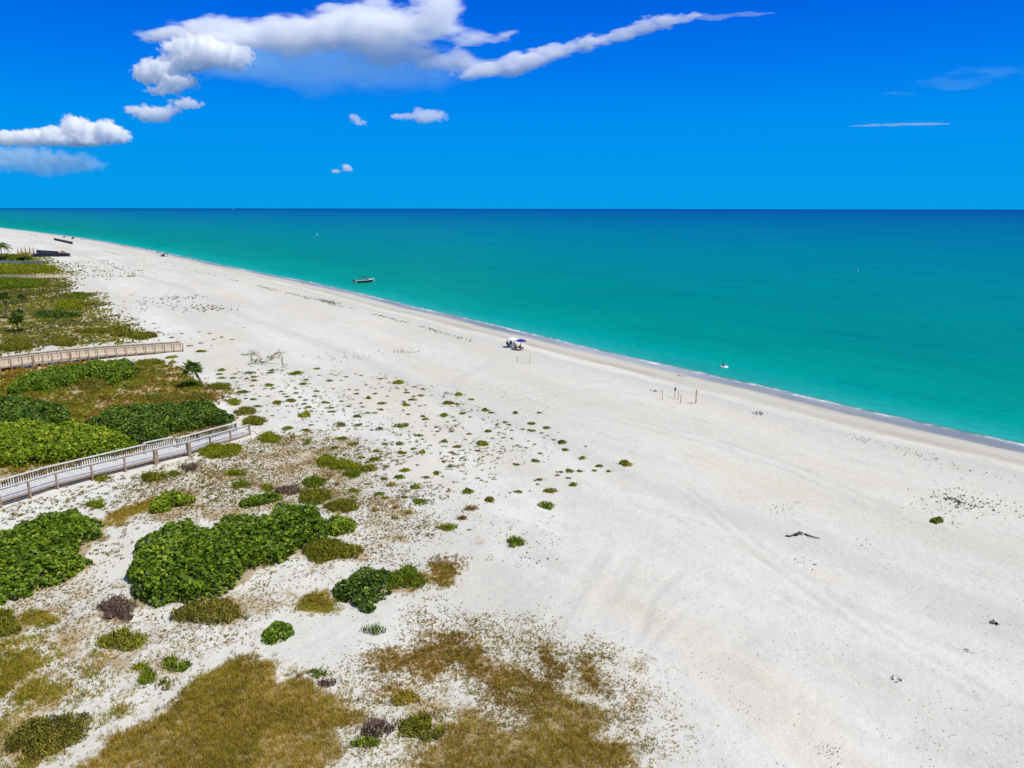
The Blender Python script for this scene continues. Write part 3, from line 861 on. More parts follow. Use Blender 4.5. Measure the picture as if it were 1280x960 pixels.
big(C2([(395, 440), (430, 395), (520, 350), (640, 338), (800, 330), (900, 318), (970, 308), (1030, 328), (1070, 365), (1105, 388), (1080, 408), (940, 430), (820, 460), (740, 500), (660, 515), (580, 500), (480, 480)]), 1.3, 'grape_dark',
    'dark green sea grape thicket behind the seaward end of the near boardwalk', size=.23, tint_mu=.5)
big(C2([(-120, 440), (0, 425), (150, 405), (250, 415), (330, 425), (440, 420), (520, 440), (610, 480), (650, 515), (560, 545), (460, 562), (330, 590), (200, 610), (80, 632), (0, 625), (-120, 645)]), 1.3, 'grape_bright',
    'yellow green sea grape thicket running along the back of the near boardwalk', size=.23, tint_mu=.5)
big(C2([(-120, 290), (0, 285), (60, 290), (150, 300), (250, 320), (330, 350), (325, 400), (240, 435), (150, 450), (0, 470), (-120, 475)]), 1.2, 'grape_dark',
    'deep green sea grape thicket behind the yellow green one, between the two boardwalks', size=.23, tint_mu=.5)
big(C2([(30, 265), (70, 225), (150, 185), (300, 150), (470, 130), (620, 118), (655, 150), (620, 200), (520, 230), (500, 200), (400, 212), (290, 245), (200, 270), (150, 258), (110, 275), (50, 282)]), 1.2, 'grape',
    'long green sea grape thicket right in front of the far tan boardwalk', size=.23, tint_mu=.5)
big(CM([(690, 290), (690, 240), (760, 200), (850, 180), (960, 190), (970, 240), (880, 290), (760, 325), (700, 325)]), .8, 'grape_bright', 'small bright sea grape in brown grass between the boardwalk and the largest thicket', size=.18)
big(C6([(250, 770), (320, 725), (440, 700), (465, 735), (400, 765), (290, 790)]), .8, 'grape', 'low flat sea grape just behind the largest thicket, beside grey dead twigs', size=.18)
big(C4([(68, 372), (75, 335), (105, 308), (150, 318), (157, 345), (130, 372), (90, 382)]), .6, 'grape', 'knee high leafy green bush alone on the white sand path', size=.16)
big([(1162, 651), (1166, 646), (1173, 644.5), (1181, 649), (1179, 653), (1170, 655)], .55, 'green', 'lone green bush far out on the bare beach', size=.16, twigs=False)

G_M = 'leafy herb mounds on the sand'
def ragged(pts, seed, amt=.28):
    c = np.mean(pts, 0); r = np.random.default_rng(seed); ph = r.uniform(0, 6.28, 3)
    out = []
    for i, p in enumerate(pts):
        a = 2 * PI * i / len(pts)
        f = 1 + amt * (.5 * math.sin(2 * a + ph[0]) + .45 * math.sin(3 * a + ph[1]) + .4 * math.sin(5 * a + ph[2]) + r.uniform(-.25, .25)) * .8
        out.append(tuple(c + (np.array(p) - c) * f))
    return out

def mound(kind, box, H, label, tilt=0.0, **k):
    k.setdefault('size', .15); k.setdefault('lump', .6); k.setdefault('tint_var', .28); k.setdefault('wob', .5); k.setdefault('cover', 1.7); k.setdefault('edge', .5)
    return shrub('low_shrub', ragged(ellipse(*box, tilt=tilt, n=22), int(box[0] * 7 + box[1] * 3) % 9973), H, kind, label, cat='plant', group=G_M, round_leaf=False, aspect=.45, twigs=False, **k)

def B3(a, b, c, d): return (a / 2.667, 600 + b / 2.667, c / 2.667, 600 + d / 2.667)
def B6(a, b, c, d): return (230 + a / 3.84, 430 + b / 3.84, 230 + c / 3.84, 430 + d / 3.84)
def B4(a, b, c, d): return (300 + a / 2.286, 640 + b / 2.286, 300 + c / 2.286, 640 + d / 2.286)
def B2(a, b, c, d): return (a / 3.765, 420 + b / 3.765, c / 3.765, 420 + d / 3.765)
def BL(a, b, c, d): return (a / 4.3636, 740 + b / 4.3636, c / 4.3636, 740 + d / 4.3636)

mound('dryolive', B3(595, 392, 805, 490), .7, 'brownish olive shrub crouching against the near foot of the largest thicket')
mound('green', B4(425, 150, 527, 228), .6, 'smooth rounded green mound touching the isolated dark sea grape', lump=.9)
mound('olive', B6(545, 695, 720, 770), .5, 'olive brown mound behind the tip of the largest thicket')
mound('olive', B6(685, 742, 832, 812), .5, 'dark olive mound above the pale green sea grape tip')
mound('green', B6(568, 636, 682, 690), .45, 'fresh green mound above the olive brown one')
mound('lime', B6(625, 535, 735, 592), .5, 'yellow green mound, rear one of the touching pair')
mound('lime', B6(692, 552, 832, 612), .5, 'yellow green mound, wider front one of the touching pair')
mound('green', B6(770, 598, 852, 645), .35, 'green mound just below the touching yellow green pair')
mound('olive', B6(845, 583, 930, 612), .2, 'thin olive mat trailing right of the yellow green pair')
mound('lime', B6(76, 472, 262, 552), .5, 'wide grassy green mound at the foot of the near boardwalk ramp', tilt=-.12)
mound('lime', B6(352, 428, 468, 474), .35, 'ragged yellow green mound off the end of the near boardwalk')
mound('olive', B6(274, 348, 392, 394), .4, 'olive mound right behind the near boardwalk end rail')
mound('dryolive', B6(248, 303, 342, 346), .35, 'brown olive mound farther behind the near boardwalk end')
mound('lime', B6(205, 264, 272, 292), .25, 'small lime mound between the sea grape thicket and the tuft field')
mound('olive', B6(116, 188, 220, 222), .25, 'dark brown mat under the leaning palm')
mound('lime', B6(204, 600, 292, 634), .3, 'flat lime mound amid brown twigs below the boardwalk ramp')
mound('green', B6(232, 654, 322, 694), .35, 'green mound amid brown grass behind the low flat sea grape')
mound('lime', B6(372, 672, 432, 708), .3, 'small lime mound above the grey dead twigs')
mound('dead', B6(436, 680, 562, 726), .35, 'grey brown mat of dead twigs right of the low flat sea grape')
mound('dead', B6(-12, 572, 64, 612), .3, 'grey dead twig mat in front of the near boardwalk')
mound('olive', B3(1005, 197, 1200, 272), .4, 'feathery olive mat below the tip of the largest thicket', tilt=-.1)
mound('dead', B3(330, 388, 455, 468), .4, 'purple brown dead bush left of the olive shrub under the largest thicket')
mound('olive', B3(335, 495, 475, 572), .4, 'dense olive mound alone in thin brown litter')
mound('green', B3(540, 585, 625, 640), .4, 'green mound beside the sand path above the golden meadow')
mound('green', B3(458, 628, 518, 686), .35, 'leafy green mound left of the path above the golden meadow')
mound('lime', B3(438, 612, 490, 640), .2, 'tiny lime patch touching the leafy green mound')
mound('dryolive', BL(35, 660, 510, 880), .85, 'widest dark olive bush in the corner beside the sand path', size=.13, tilt=-.35)
mound('olive', B3(-80, 430, 78, 520), .5, 'olive mound under the bright green thicket, cut by the photo edge')
mound('olive', B3(530, 660, 570, 700), .3, 'small brown olive mound edging the sand path')
mound('green', B3(298, 66, 346, 96), .3, 'small green dome on white sand near the near boardwalk')
mound('gold', B4(435, 508, 507, 556), .35, 'round golden mound in the sparse grass')
mound('olive', B4(450, 578, 582, 655), .5, 'olive mound beside the purplish bush in the sparse grass')
mound('dead', B4(338, 588, 436, 648), .55, 'purplish twiggy bush in the sparse grass')
mound('green', B4(320, 640, 400, 676), .35, 'green leaves at the foot of the purplish bush')
mound('green', B4(196, 445, 246, 476), .3, 'small green mound on the edge of the golden meadow')
mound('dead', B4(228, 476, 270, 502), .25, 'small blackish dead mound on sand by the golden meadow')
mound('green', B4(763, 73, 813, 99), .3, 'neat green dome standing alone below the tuft field')
mound('lime', B4(570, 36, 626, 56), .22, 'flat lime mound near the orange brown plant')
mound('olive', B2(668, 638, 782, 690), .35, 'olive mound in front of the brown boardwalk landing post', tilt=-.1)
mound('green', B2(790, 635, 850, 660), .2, 'slim green mat right of the olive mound by the landing')
mound('lime', B2(438, 655, 514, 686), .25, 'lime mound against the near boardwalk edge')
mound('lime', B2(420, 772, 488, 812), .2, 'lime dome among tiny seedlings below the near boardwalk')
mound('green', B2(850, 205, 950, 250), .4, 'green mound left of the leaning palm trunk')
mound('dryolive', B2(670, 275, 850, 312), .4, 'brown olive mat behind the dark sea grape thicket')
mound('dryolive', B2(860, 270, 1015, 310), .4, 'olive brown mat seaward behind the dark sea grape thicket')
mound('dryolive', B2(365, 200, 505, 260), .6, 'brown dead looking mound in front of the long sea grape thicket')
mound('olive', B2(640, 112, 770, 142), .4, 'olive mat at the seaward tip of the long sea grape thicket')
mound('olive', (157, 415, 198, 424), .4, 'thin dark olive mat behind the seaward end of the far tan boardwalk')
mound('olive', (135, 408, 165, 421), .5, 'olive mound at the seaward edge of the far dune grass')
mound('green', (85, 366, 108, 374), .6, 'green mound at the seaward corner of the far dune grass')
mound('grape_dark', (42, 389, 96, 399), .8, 'dark blue green mat in the far dune grass')
mound('grape_dark', (20, 388, 31, 394), .6, 'small dark bush between two palms in the far dune grass')
mound('green', (-40, 349, 62, 361), 1.0, 'bright green scrub strip in front of the most distant boardwalk', size=.3)
mound('green', (-40, 319, 42, 326), 1.2, 'bright green scrub strip behind the bluish fence', size=.3)
mound('lime', (-30, 331, 66, 344), .9, 'yellow green scrub strip between the bluish fence and the most distant boardwalk', size=.3)
mound('olive', (98, 411, 140, 418), .5, 'flat olive mat in the middle of the far dune grass')
mound('lime', (66, 376, 106, 389), .5, 'yellow green mat in the far dune grass')
mound('olive', (0, 424, 40, 440), .7, 'pale olive mound against the landward end of the far tan boardwalk')
mound('olive', (60, 423, 96, 433), .6, 'olive mound behind the bend of the far tan boardwalk')

def spiky(kind, px, py, w, H, label):
    return shrub('grass_clump', ellipse(px - w / 2, py - w * .22, px + w / 2, py + w * .22), H, kind, label, cat='grass clump', group='upright grass clumps',
                 size=.16, upright=True, twigs=False, wob=.1, edge=.2, cover=2.2)
spiky('green', 466, 787, 32, .7, 'upright spiky green clump below the smooth round mound')
spiky('olive', 364, 545, 10, .7, 'grey green upright clump off the boardwalk end, left of a taller one')
spiky('lime', 387, 553, 17, .7, 'taller pale upright clump off the boardwalk end')
spiky('gold', 490, 606, 12, .5, 'golden spiky clump at the edge of the tuft field')
spiky('rust', 495, 634, 12, .5, 'brown spiky clump above the dark twig litter')
spiky('gold', 511, 640, 14, .55, 'golden spiky clump right of the brown one')
spiky('green', 493, 648, 9, .35, 'thin green clump between brown twigs')
spiky('gold', 469, 637, 12, .45, 'yellowish clump at the left of the brown spiky one')
spiky('orange', 590, 636, 16, .3, 'golden orange clump on white sand')
spiky('olive', 424, 531, 15, .4, 'ragged olive clump in the middle of the tuft field')

# ---------------- small tufts scattered over the sand: a few meshes, many copies
def tuft_mesh(name, leaf, seed, lobes, n, size, H, aspect=.5):
    r = np.random.default_rng(seed)
    c = np.clip(r.normal(size=(lobes, 2)) * .15, -.19, .19); c[0] = 0
    rad = r.uniform(.16, .34, lobes)
    k = r.integers(0, lobes, n)
    rr = np.sqrt(r.uniform(0, 1, n)) * rad[k]; a = r.uniform(0, 2 * PI, n)
    P = np.column_stack([c[k, 0] + rr * np.cos(a), c[k, 1] + rr * np.sin(a)])
    h = H * np.clip(1 - (rr / rad[k]) ** 2, 0.08, 1) * r.uniform(.6, 1.2, lobes)[k]
    z = h * (1 - r.exponential(.25, n)); z = np.clip(z, .015, None)
    nr = unit(np.column_stack([np.cos(a) * rr / rad[k], np.sin(a) * rr / rad[k], np.ones(n)]) + r.normal(size=(n, 3)) * .6)
    t = np.clip(r.normal(.45, .22, n) + .2 * (r.uniform(size=lobes)[k] - .5), 0, 1)
    v, f, tt = leaf_arrays(np.column_stack([P, z]), nr, size * r.uniform(.6, 1.3, n), t, aspect, six=False, r=r)
    # a few runners creeping out over the sand
    m = 12
    ang = r.uniform(0, 2 * PI, m); rad2 = r.uniform(.35, .62, m)
    P2 = np.column_stack([np.cos(ang) * rad2, np.sin(ang) * rad2, np.full(m, .02)])
    v2, f2, t2 = leaf_arrays(P2, unit(np.tile([0, 0, 1.0], (m, 1)) + r.normal(size=(m, 3)) * .3), size * r.uniform(.5, .9, m), r.uniform(.2, .7, m), aspect, six=False, r=r)
    # their stems, from the middle of the tuft
    sp3 = P2 * np.array([.98, .98, 1]); wv = np.column_stack([-np.sin(ang), np.cos(ang), np.zeros(m)]) * .008
    v3 = np.stack([wv + [0, 0, .02], -wv + [0, 0, .02], sp3 - wv, sp3 + wv], 1).reshape(-1, 3)
    f3 = np.arange(m)[:, None] * 4 + np.array([[0, 1, 2, 3]])
    V = np.concatenate([v, v2, v3]); F = np.concatenate([f, f2 + len(v)])
    return np_mesh(name, V, [F, f3 + len(v) + len(v2)], L[leaf], {'tint': np.concatenate([tt, t2, np.full(len(v3), .3)])})

TM = {
    'g': [tuft_mesh('beach_herb_plant', 'green' if i % 2 else 'lime', 100 + i, 3 + i % 3, 230, .17, .2) for i in range(5)],
    'o': [tuft_mesh('beach_herb_plant', 'olive' if i % 3 else 'green', 200 + i, 3 + i % 4, 200, .17, .17) for i in range(7)],
    'd': [tuft_mesh('seedling_tuft', 'dusk', 300 + i, 3 + i % 4, 110, .13, .13) for i in range(7)],
    'r': [tuft_mesh('beach_herb_plant', 'orange', 400, 4, 200, .17, .2)],
}
TL = {
    'g': ('beach_herb_plant', 'fresh green herb tuft among the olive and grey ones dotted over the white sand', 'plant', 'fresh green tufts on the sand'),
    'o': ('beach_herb_plant', 'olive herb tuft among the many dotted over the white sand', 'plant', 'olive tufts on the sand'),
    'd': ('seedling_tuft', 'thin grey green seedling tuft among the many dotted over the white sand', 'plant', 'grey green seedling tufts on the sand'),
    'r': ('beach_herb_plant', 'orange brown herb on white sand near a flat lime mound', 'plant', None),
}
T1 = '''50,157,60,g;38,190,55,g;52,225,65,g;150,225,55,o;165,190,55,d;260,230,50,d;325,215,55,o;330,247,70,o;180,257,35,d;310,292,40,g;455,287,80,o;425,312,40,d;485,312,45,d;110,320,50,d;480,160,75,d;465,182,55,o;
275,182,100,d;355,152,30,d;207,350,95,g;330,405,60,o;262,397,45,d;370,380,35,o;450,380,40,d;530,435,90,o;610,463,35,d;555,340,70,d;590,362,45,o;615,383,50,d;685,355,55,o;650,420,80,o;685,315,40,d;600,312,30,d;620,288,35,d;
735,275,75,o;770,240,60,d;650,250,30,d;680,187,125,g;865,147,50,g;890,200,40,d;985,190,30,o;1000,315,35,d;1145,322,40,d;975,247,75,d;1075,245,35,d;1110,215,50,d;860,337,55,o;850,380,65,d;720,392,40,o;770,412,55,d;
760,445,55,d;785,475,55,g;815,508,40,d;765,538,115,g;715,487,40,d;920,432,55,o;960,437,40,o;985,480,65,o;995,513,55,o;1080,425,45,d;1085,488,35,d;1135,468,50,g;1200,360,45,o;1205,328,40,d;1210,550,70,o;805,630,60,d;
765,672,70,o;620,655,90,o;583,560,35,d;480,548,40,d;870,597,20,d;965,668,30,d;895,672,30,d;1200,663,25,d;1055,745,105,g;1165,793,75,o;1010,830,65,o;1205,625,70,d;1105,885,45,d;1225,910,30,o;1210,845,45,d;1165,610,30,d;
195,305,40,d;360,470,60,o;1030,880,40,o'''
T2 = '''395,265,105,g;80,203,40,d;35,188,35,d;240,232,50,d;530,300,40,o;610,318,55,d;115,285,35,d;200,315,35,d;45,328,30,d;35,360,40,o;190,358,55,d;135,397,65,o;305,380,35,d;320,335,25,d;390,312,35,d;460,330,30,o;470,350,50,o;
435,425,40,d;460,453,80,g;520,382,40,o;515,410,60,o;595,373,60,g;680,374,30,d;585,463,45,d;630,455,35,d;440,502,40,d;488,537,40,o;75,440,35,o;90,473,50,d;250,443,65,o;235,495,60,d;135,522,40,o;195,525,50,o;50,550,75,o;
60,620,60,d;40,663,20,d;165,670,50,d;245,662,90,d;430,635,100,o;475,618,50,d;610,555,55,o;625,578,55,o;785,545,110,o;860,560,40,d;885,590,45,d;815,598,35,d;885,638,45,d;725,647,40,d;725,683,45,d;820,650,25,d;855,680,45,d;
710,712,30,d;565,718,70,o;605,748,50,d;485,685,25,d;790,768,70,o;675,800,40,d;890,772,35,d;900,815,70,o;845,863,50,d;910,878,35,d;940,845,30,d;525,832,50,o;605,858,70,g;765,912,30,d;785,940,45,o;930,915,35,d;970,927,50,d;
1160,685,75,o;1200,742,45,d;1115,792,105,g;1065,848,65,d;1045,768,30,d;1020,783,25,d;1005,705,50,o;970,750,25,d;950,528,55,o;1030,503,25,d;1140,500,65,o;1190,522,50,o;915,368,75,g;1015,408,55,g;840,443,100,o;905,447,45,o;
787,387,40,d;890,395,20,d;20,790,60,o;80,812,50,d;30,845,30,d;75,910,60,g;205,850,60,o;190,925,90,o;130,945,40,d;250,903,25,d;275,790,50,o;285,822,50,d;345,772,30,d;405,785,70,o;345,798,30,d;420,865,65,o;490,775,20,d;385,932,40,d;800,812,50,d'''
T3 = '''267,220,50,o;445,218,45,d;185,290,55,o;125,305,35,d;215,308,40,d;390,300,60,o;385,353,55,o;495,327,60,o;240,348,40,d;320,340,40,d;465,367,35,d;505,386,30,d;478,407,25,d;550,420,45,d;608,443,75,o;635,495,55,o;410,453,35,o;
362,427,30,d;178,403,40,d;150,430,20,d;170,468,30,d;180,490,30,d;147,508,35,d;275,462,40,d;340,480,35,d;300,475,25,d;250,472,20,d;450,522,40,o;425,580,60,o;270,605,50,o;765,557,70,o;1085,596,110,o;895,617,55,o;858,652,40,o;
967,656,45,o;610,660,45,o;670,653,70,o;745,655,60,o;575,662,20,o;582,686,30,o;657,706,40,o;698,750,70,g;450,716,60,o;412,725,20,o;432,752,40,o;520,805,90,o;285,810,55,o;228,817,25,d;373,803,30,d;75,877,90,o;495,917,110,o;790,468,35,d'''
T4 = '''410,73,50,g;520,85,75,o;470,103,40,o;475,150,120,o;605,138,45,o;575,157,40,d;740,165,70,g;520,205,50,d;585,227,60,o;690,213,80,o;465,265,40,o;495,287,25,d;750,253,25,d;808,290,90,o;360,310,75,o;245,265,50,d;540,335,65,o;
590,367,55,o;720,360,55,o;840,390,95,o;355,360,65,o;895,213,65,d;965,183,60,o;1003,208,30,d;820,123,40,d;1065,133,65,d;1195,316,80,o;1008,373,25,d;985,318,20,d;1150,510,75,r;1203,592,40,d;710,40,50,o;230,640,40,o'''
T5 = '''360,587,40,d;258,607,35,d;522,597,40,d;440,630,45,d;485,662,35,d;612,641,30,d;680,582,30,d;772,597,40,d;868,628,45,d;805,648,40,d;965,648,35,d;700,678,45,d;785,698,40,d;590,703,50,d;705,750,80,g;445,803,80,g;445,845,80,o;
870,912,60,g;460,303,40,d;515,325,35,d;140,578,30,d;285,510,35,d;98,265,30,d;175,500,30,d;710,375,35,d;1055,545,25,d;300,432,20,d;95,105,80,g;620,330,20,d;40,320,25,d;110,470,40,d;60,455,35,d'''
ti = 0
for src, (ox, oy, k) in ((T1, (270, 440, 6.857)), (T2, (440, 440, 6.857)), (T3, (600, 480, 6.0)), (T4, (380, 560, 5.818)), (T5, (150, 330, 6.857))):
    for row in src.replace('\n', '').split(';'):
        x, y, wd_, kd = row.split(',')
        px, py = ox + float(x) / k, oy + float(y) / k
        p = at(px, py)
        W = float(wd_) / k * mpp(p)
        nm, lab, cat, grp = TL[kd]
        o = link(nm, TM[kd][ti % len(TM[kd])])
        o.location = (p[0], p[1], p[2] - .01)
        f = W * 1.22
        o.scale = (f * random.uniform(.95, 1.2), f * random.uniform(.95, 1.25), min(max(f, .6), 1.6) * random.uniform(.8, 1.2))
        o.rotation_euler = (0, 0, random.uniform(0, 6.28))
        tag(o, lab, cat, grp)
        ti += 1

# ---------------- grass, litter and debris that nobody could count
def scatter(name, label, jobs, cat='ground cover'):
    """jobs: (plan polygon, count, softness, leaf kind index, blade height, spread, noise scale, noise threshold, tuft blades)"""
    parts = []
    mats = []
    for poly, per_m2, sig, leaf, hh, wpx, ns, th, kb in jobs:
        A = poly_area(poly)
        lo, hi = poly.min(0) - 2 * sig, poly.max(0) + 2 * sig
        nt_ = int((hi - lo).prod() * per_m2 / kb)
        nt_ = min(nt_, 60000)
        P = rng.uniform(lo, hi, (nt_, 2))
        k = inside(ragged_xy(P, sig) + rng.normal(size=P.shape) * sig, poly)
        P = P[k]
        nz = fbm(P[:, 0] / ns, P[:, 1] / ns, 2.2 + len(parts) * .37, 4)
        P = P[nz + rng.normal(size=len(P)) * .03 > th]
        if not len(P): continue
        # keep what the view could show
        sz = rng.uniform(.55, 1.3, len(P))
        Q = np.repeat(P, kb, 0) + rng.normal(size=(len(P) * kb, 2)) * (hh * .28)
        S = np.repeat(sz, kb) * rng.uniform(.6, 1.2, len(Q))
        D = np.hypot(Q[:, 0], Q[:, 1])
        wdt = np.maximum(.010, D / 711 * wpx)
        tn = np.clip(np.repeat(rng.normal(.5, .15, len(P)), kb) + rng.normal(size=len(Q)) * .15 + .55 * (fbm(Q[:, 0] / 1.6, Q[:, 1] / 1.6, 8.2, 3) - .5), 0, 1)
        P3 = np.column_stack([Q, gz(Q[:, 0], Q[:, 1]) - .01])
        v, f4, f3, t = blade_arrays(P3, hh * S, wdt * rng.uniform(.7, 1.3, len(Q)), tn, lean=.75)
        if leaf not in mats: mats.append(leaf)
        parts.append((v, f4, f3, t, mats.index(leaf)))
    V, F4, F3, T, M4, M3 = [], [], [], [], [], []
    o_ = 0
    for v, f4, f3, t, mi in parts:
        V.append(v); F4.append(f4 + o_); F3.append(f3 + o_); T.append(t); M4.append(np.full(len(f4), mi)); M3.append(np.full(len(f3), mi)); o_ += len(v)
    me = np_mesh(name, np.concatenate(V), [np.concatenate(F4), np.concatenate(F3)], [L[k_] for k_ in mats], {'tint': np.concatenate(T)}, np.concatenate(M4 + M3))
    return tag(link(name, me), label, cat, kind='stuff')

scatter('dry_grass', 'golden olive dry grass covering the nearest dune', [
    (Z_MEADOW, 620, .4, 'gold', .30, .42, 3.4, .24, 9),
    (Z_MEADOW, 200, .3, 'olive', .30, .42, 3.2, .52, 9), (Z_MEADOW, 160, .4, 'rust', .28, .42, 2.8, .50, 9),
    (Z_GOLD2, 520, .9, 'gold', .30, .42, 2.0, .30, 9),
    (Z_GOLD2, 160, .9, 'rust', .30, .42, 1.6, .45, 9), (Z_GOLD2, 110, .9, 'olive', .30, .42, 2.2, .48, 9),
    (Z_STRIP, 320, .25, 'gold', .3, .42, 1.5, .30, 8)] +
    [(z, 700, .42, 'rust', .18, .42, 1.2, .32, 8) for z in Z_RUST] +
    [(z, 160, .5, 'gold', .20, .42, 1.0, .44, 8) for z in Z_RUST] +
    [(z, 160, .55, 'olive', .24, .42, 1.0, .46, 8) for z in Z_RUST] +
    [(z, 600, .4, 'gold', .26, .42, 1.3, .26, 8) for z in Z_GOLD3] +
    [(z, 480, .4, 'lime', .24, .42, 1.1, .38, 8) for z in Z_GOLD3])
scatter('sparse_grass', 'thin broken grass fading out over white sand', [
    (Z_SPARSE, 330, .8, 'olive', .085, .36, 1.1, .53, 9),
    (Z_SPARSE, 460, .8, 'rust', .09, .36, 1.5, .52, 10), (Z_SPARSE, 260, .8, 'gold', .10, .36, 1.7, .53, 10),
    (Z_SPARSE, 90, 1.5, 'dusk', .08, .36, .7, .52, 7),
    (Z_LIT1, 130, 1.2, 'rust', .11, .38, 1.8, .47, 9), (Z_LIT1, 100, 1.4, 'dead', .10, .38, 1.2, .46, 7), (Z_LIT1, 70, 1.2, 'dryolive', .12, .38, 1.4, .48, 8), (Z_LIT1, 50, 1.2, 'olive', .12, .38, 1.0, .50, 8),
    (Z_LIT2, 110, 1.0, 'dead', .10, .38, 1.5, .48, 8), (Z_LIT2, 120, 1.0, 'rust', .12, .38, 1.6, .51, 9), (Z_LIT2, 80, 1.0, 'olive', .12, .38, 1.2, .53, 9), (Z_LIT2, 60, 1.0, 'gold', .14, .38, 1.4, .54, 9)])
scatter('dune_grass', 'mixed green and brown dune grass beyond the near boardwalk', [
    (Z_UNDER, 40, .5, 'olive', .35, .55, 1.6, .40, 8), (Z_UNDER, 40, .5, 'rust', .3, .55, 1.6, .45, 8), (Z_BACK, 60, .8, 'olive', .35, .55, 2.5, .42, 8), (Z_BACK, 50, .8, 'rust', .3, .55, 2.0, .48, 8), (Z_BACK, 40, .8, 'lime', .3, .55, 3.0, .52, 8),
    (Z_BACK2, 40, 1.2, 'rust', .4, .55, 3.0, .42, 8), (Z_BACK2, 26, 1.2, 'gold', .4, .55, 3.0, .48, 8),
    (Z_FAR, 22, 2.0, 'olive', .34, .5, 5.0, .44, 9), (Z_FAR, 20, 2.0, 'lime', .30, .5, 7.0, .49, 9), (Z_FAR, 16, 2.0, 'dryolive', .34, .5, 4.0, .47, 9), (Z_FAR, 16, 2.0, 'dusk', .45, .5, 9.0, .49, 9),
    (Z_FAR2, 7, 4, 'lime', .5, .55, 7.0, .42, 9), (Z_FAR2, 6, 4, 'green', .55, .55, 6.0, .48, 9), (Z_FAR3, 1.6, 5, 'dusk', .34, .5, 5.0, .52, 7), (Z_FAR3, .8, 5, 'olive', .34, .5, 5.0, .54, 7)])

scatter('dune_scrub', 'low mixed scrub on the back dunes behind the boardwalk ends', [
    (Z_INLAND, 5, 3, 'olive', .5, .6, 6.0, .42, 8), (Z_INLAND, 4, 3, 'green', .6, .6, 8.0, .48, 8), (Z_INLAND, 4, 3, 'gold', .45, .6, 5.0, .46, 8), (Z_INLAND, 3, 3, 'lime', .5, .6, 7.0, .50, 8)])

# bits of litter and seaweed lying on the sand
def debris(name, label, spots, leaf='weed'):
    """spots: plan points (n,2), sizes (n,)"""
    P, S = spots
    P3 = np.column_stack([P, gz(P[:, 0], P[:, 1]) + .02 + S * .08])
    nr = unit(np.tile([0, 0, 1.0], (len(P), 1)) + rng.normal(size=(len(P), 3)) * .45)
    v, f, t = leaf_arrays(P3, nr, S, rng.uniform(0, .9, len(P)), .38, .5, six=True)
    me = np_mesh(name, v, f, L[leaf], {'tint': t})
    return tag(link(name, me), label, 'debris', kind='stuff')

def along_line(pts, n, spread, s0, s1):
    p = np.array(pts, float); q = at(p[:, 0], p[:, 1])[:, :2]
    seg = np.concatenate([[0], np.cumsum(np.linalg.norm(np.diff(q, axis=0), axis=1))])
    u_ = rng.uniform(0, seg[-1], n)
    keep = fbm(u_ / 5.0, 0.2, 3.1, 3) + rng.normal(size=n) * .05 > .46
    u_ = u_[keep]
    x = np.interp(u_, seg, q[:, 0]); y = np.interp(u_, seg, q[:, 1])
    P = np.column_stack([x, y]) + rng.normal(size=(len(u_), 2)) * spread
    return P, rng.uniform(s0, s1, len(u_))

def blob(px, py, n, spread, s0, s1):
    c = at(px, py)[:2]
    P = c + rng.normal(size=(n, 2)) * spread
    return P, rng.uniform(s0, s1, n)

sp = [along_line([(300, 352), (340, 362), (372, 369), (400, 377), (440, 386), (480, 396), (530, 409), (590, 427)], 900, .5, .10, .42),
      along_line([(362, 367), (385, 371), (412, 378), (420, 380)], 420, .9, .15, .5),
      along_line([(895, 508), (930, 517), (950, 520), (1010, 536), (1060, 545), (1120, 560), (1200, 585), (1278, 605)], 320, .7, .06, .22),
      along_line([(120, 312), (165, 322), (200, 327), (240, 338), (300, 352)], 300, 1.0, .2, .6),
      blob(1199, 627, 160, 1.2, .06, .3), blob(1225, 630, 70, 2.5, .05, .2), blob(1180, 640, 40, 1.5, .05, .2), blob(948, 517, 40, .5, .08, .3), blob(978, 637, 40, .8, .06, .16),
      blob(850, 470, 20, .4, .1, .25), blob(819, 489, 20, .3, .1, .3), blob(1035, 938, 60, .5, .03, .10), blob(925, 880, 24, .4, .03, .08), blob(995, 628, 20, .5, .06, .15), blob(1242, 779, 12, .12, .1, .3), blob(1210, 815, 10, .15, .05, .2), blob(1122, 850, 10, .15, .05, .2),
      blob(225, 372, 90, 4, .2, .7), blob(200, 378, 60, 5, .2, .6), blob(258, 386, 90, 3.5, .2, .8), blob(180, 385, 40, 6, .2, .6), blob(110, 300, 30, 4, .3, 1.0), blob(1000, 702, 14, .5, .05, .2), blob(1078, 679, 10, .4, .05, .2), blob(508, 440, 40, 1.5, .1, .4), blob(430, 445, 50, 2.5, .1, .4), blob(1280, 640, 40, 3, .05, .25)]
P = rng.uniform(0, 1, (5000, 2)); PX = 300 + P[:, 0] * 400; PY = 480 + P[:, 1] * 230
keep = fbm(PX / 45, PY / 22, .5, 3) > .47
q = at(PX[keep], PY[keep])[:, :2]
sp.append((q[:1700], rng.uniform(.05, .2, len(q[:1700]))))
PX = rng.uniform(560, 1280, 1500); PY = rng.uniform(560, 960, 1500); q = at(PX, PY)[:, :2]
keep = fbm(q[:, 0] / 6, q[:, 1] / 6, .9, 3) > .52
sp.append((q[keep], rng.uniform(.02, .10, keep.sum())))
debris('seaweed_debris', 'dark seaweed scraps and litter strewn over the beach', (np.concatenate([a for a, _ in sp]), np.concatenate([b_ for _, b_ in sp])))

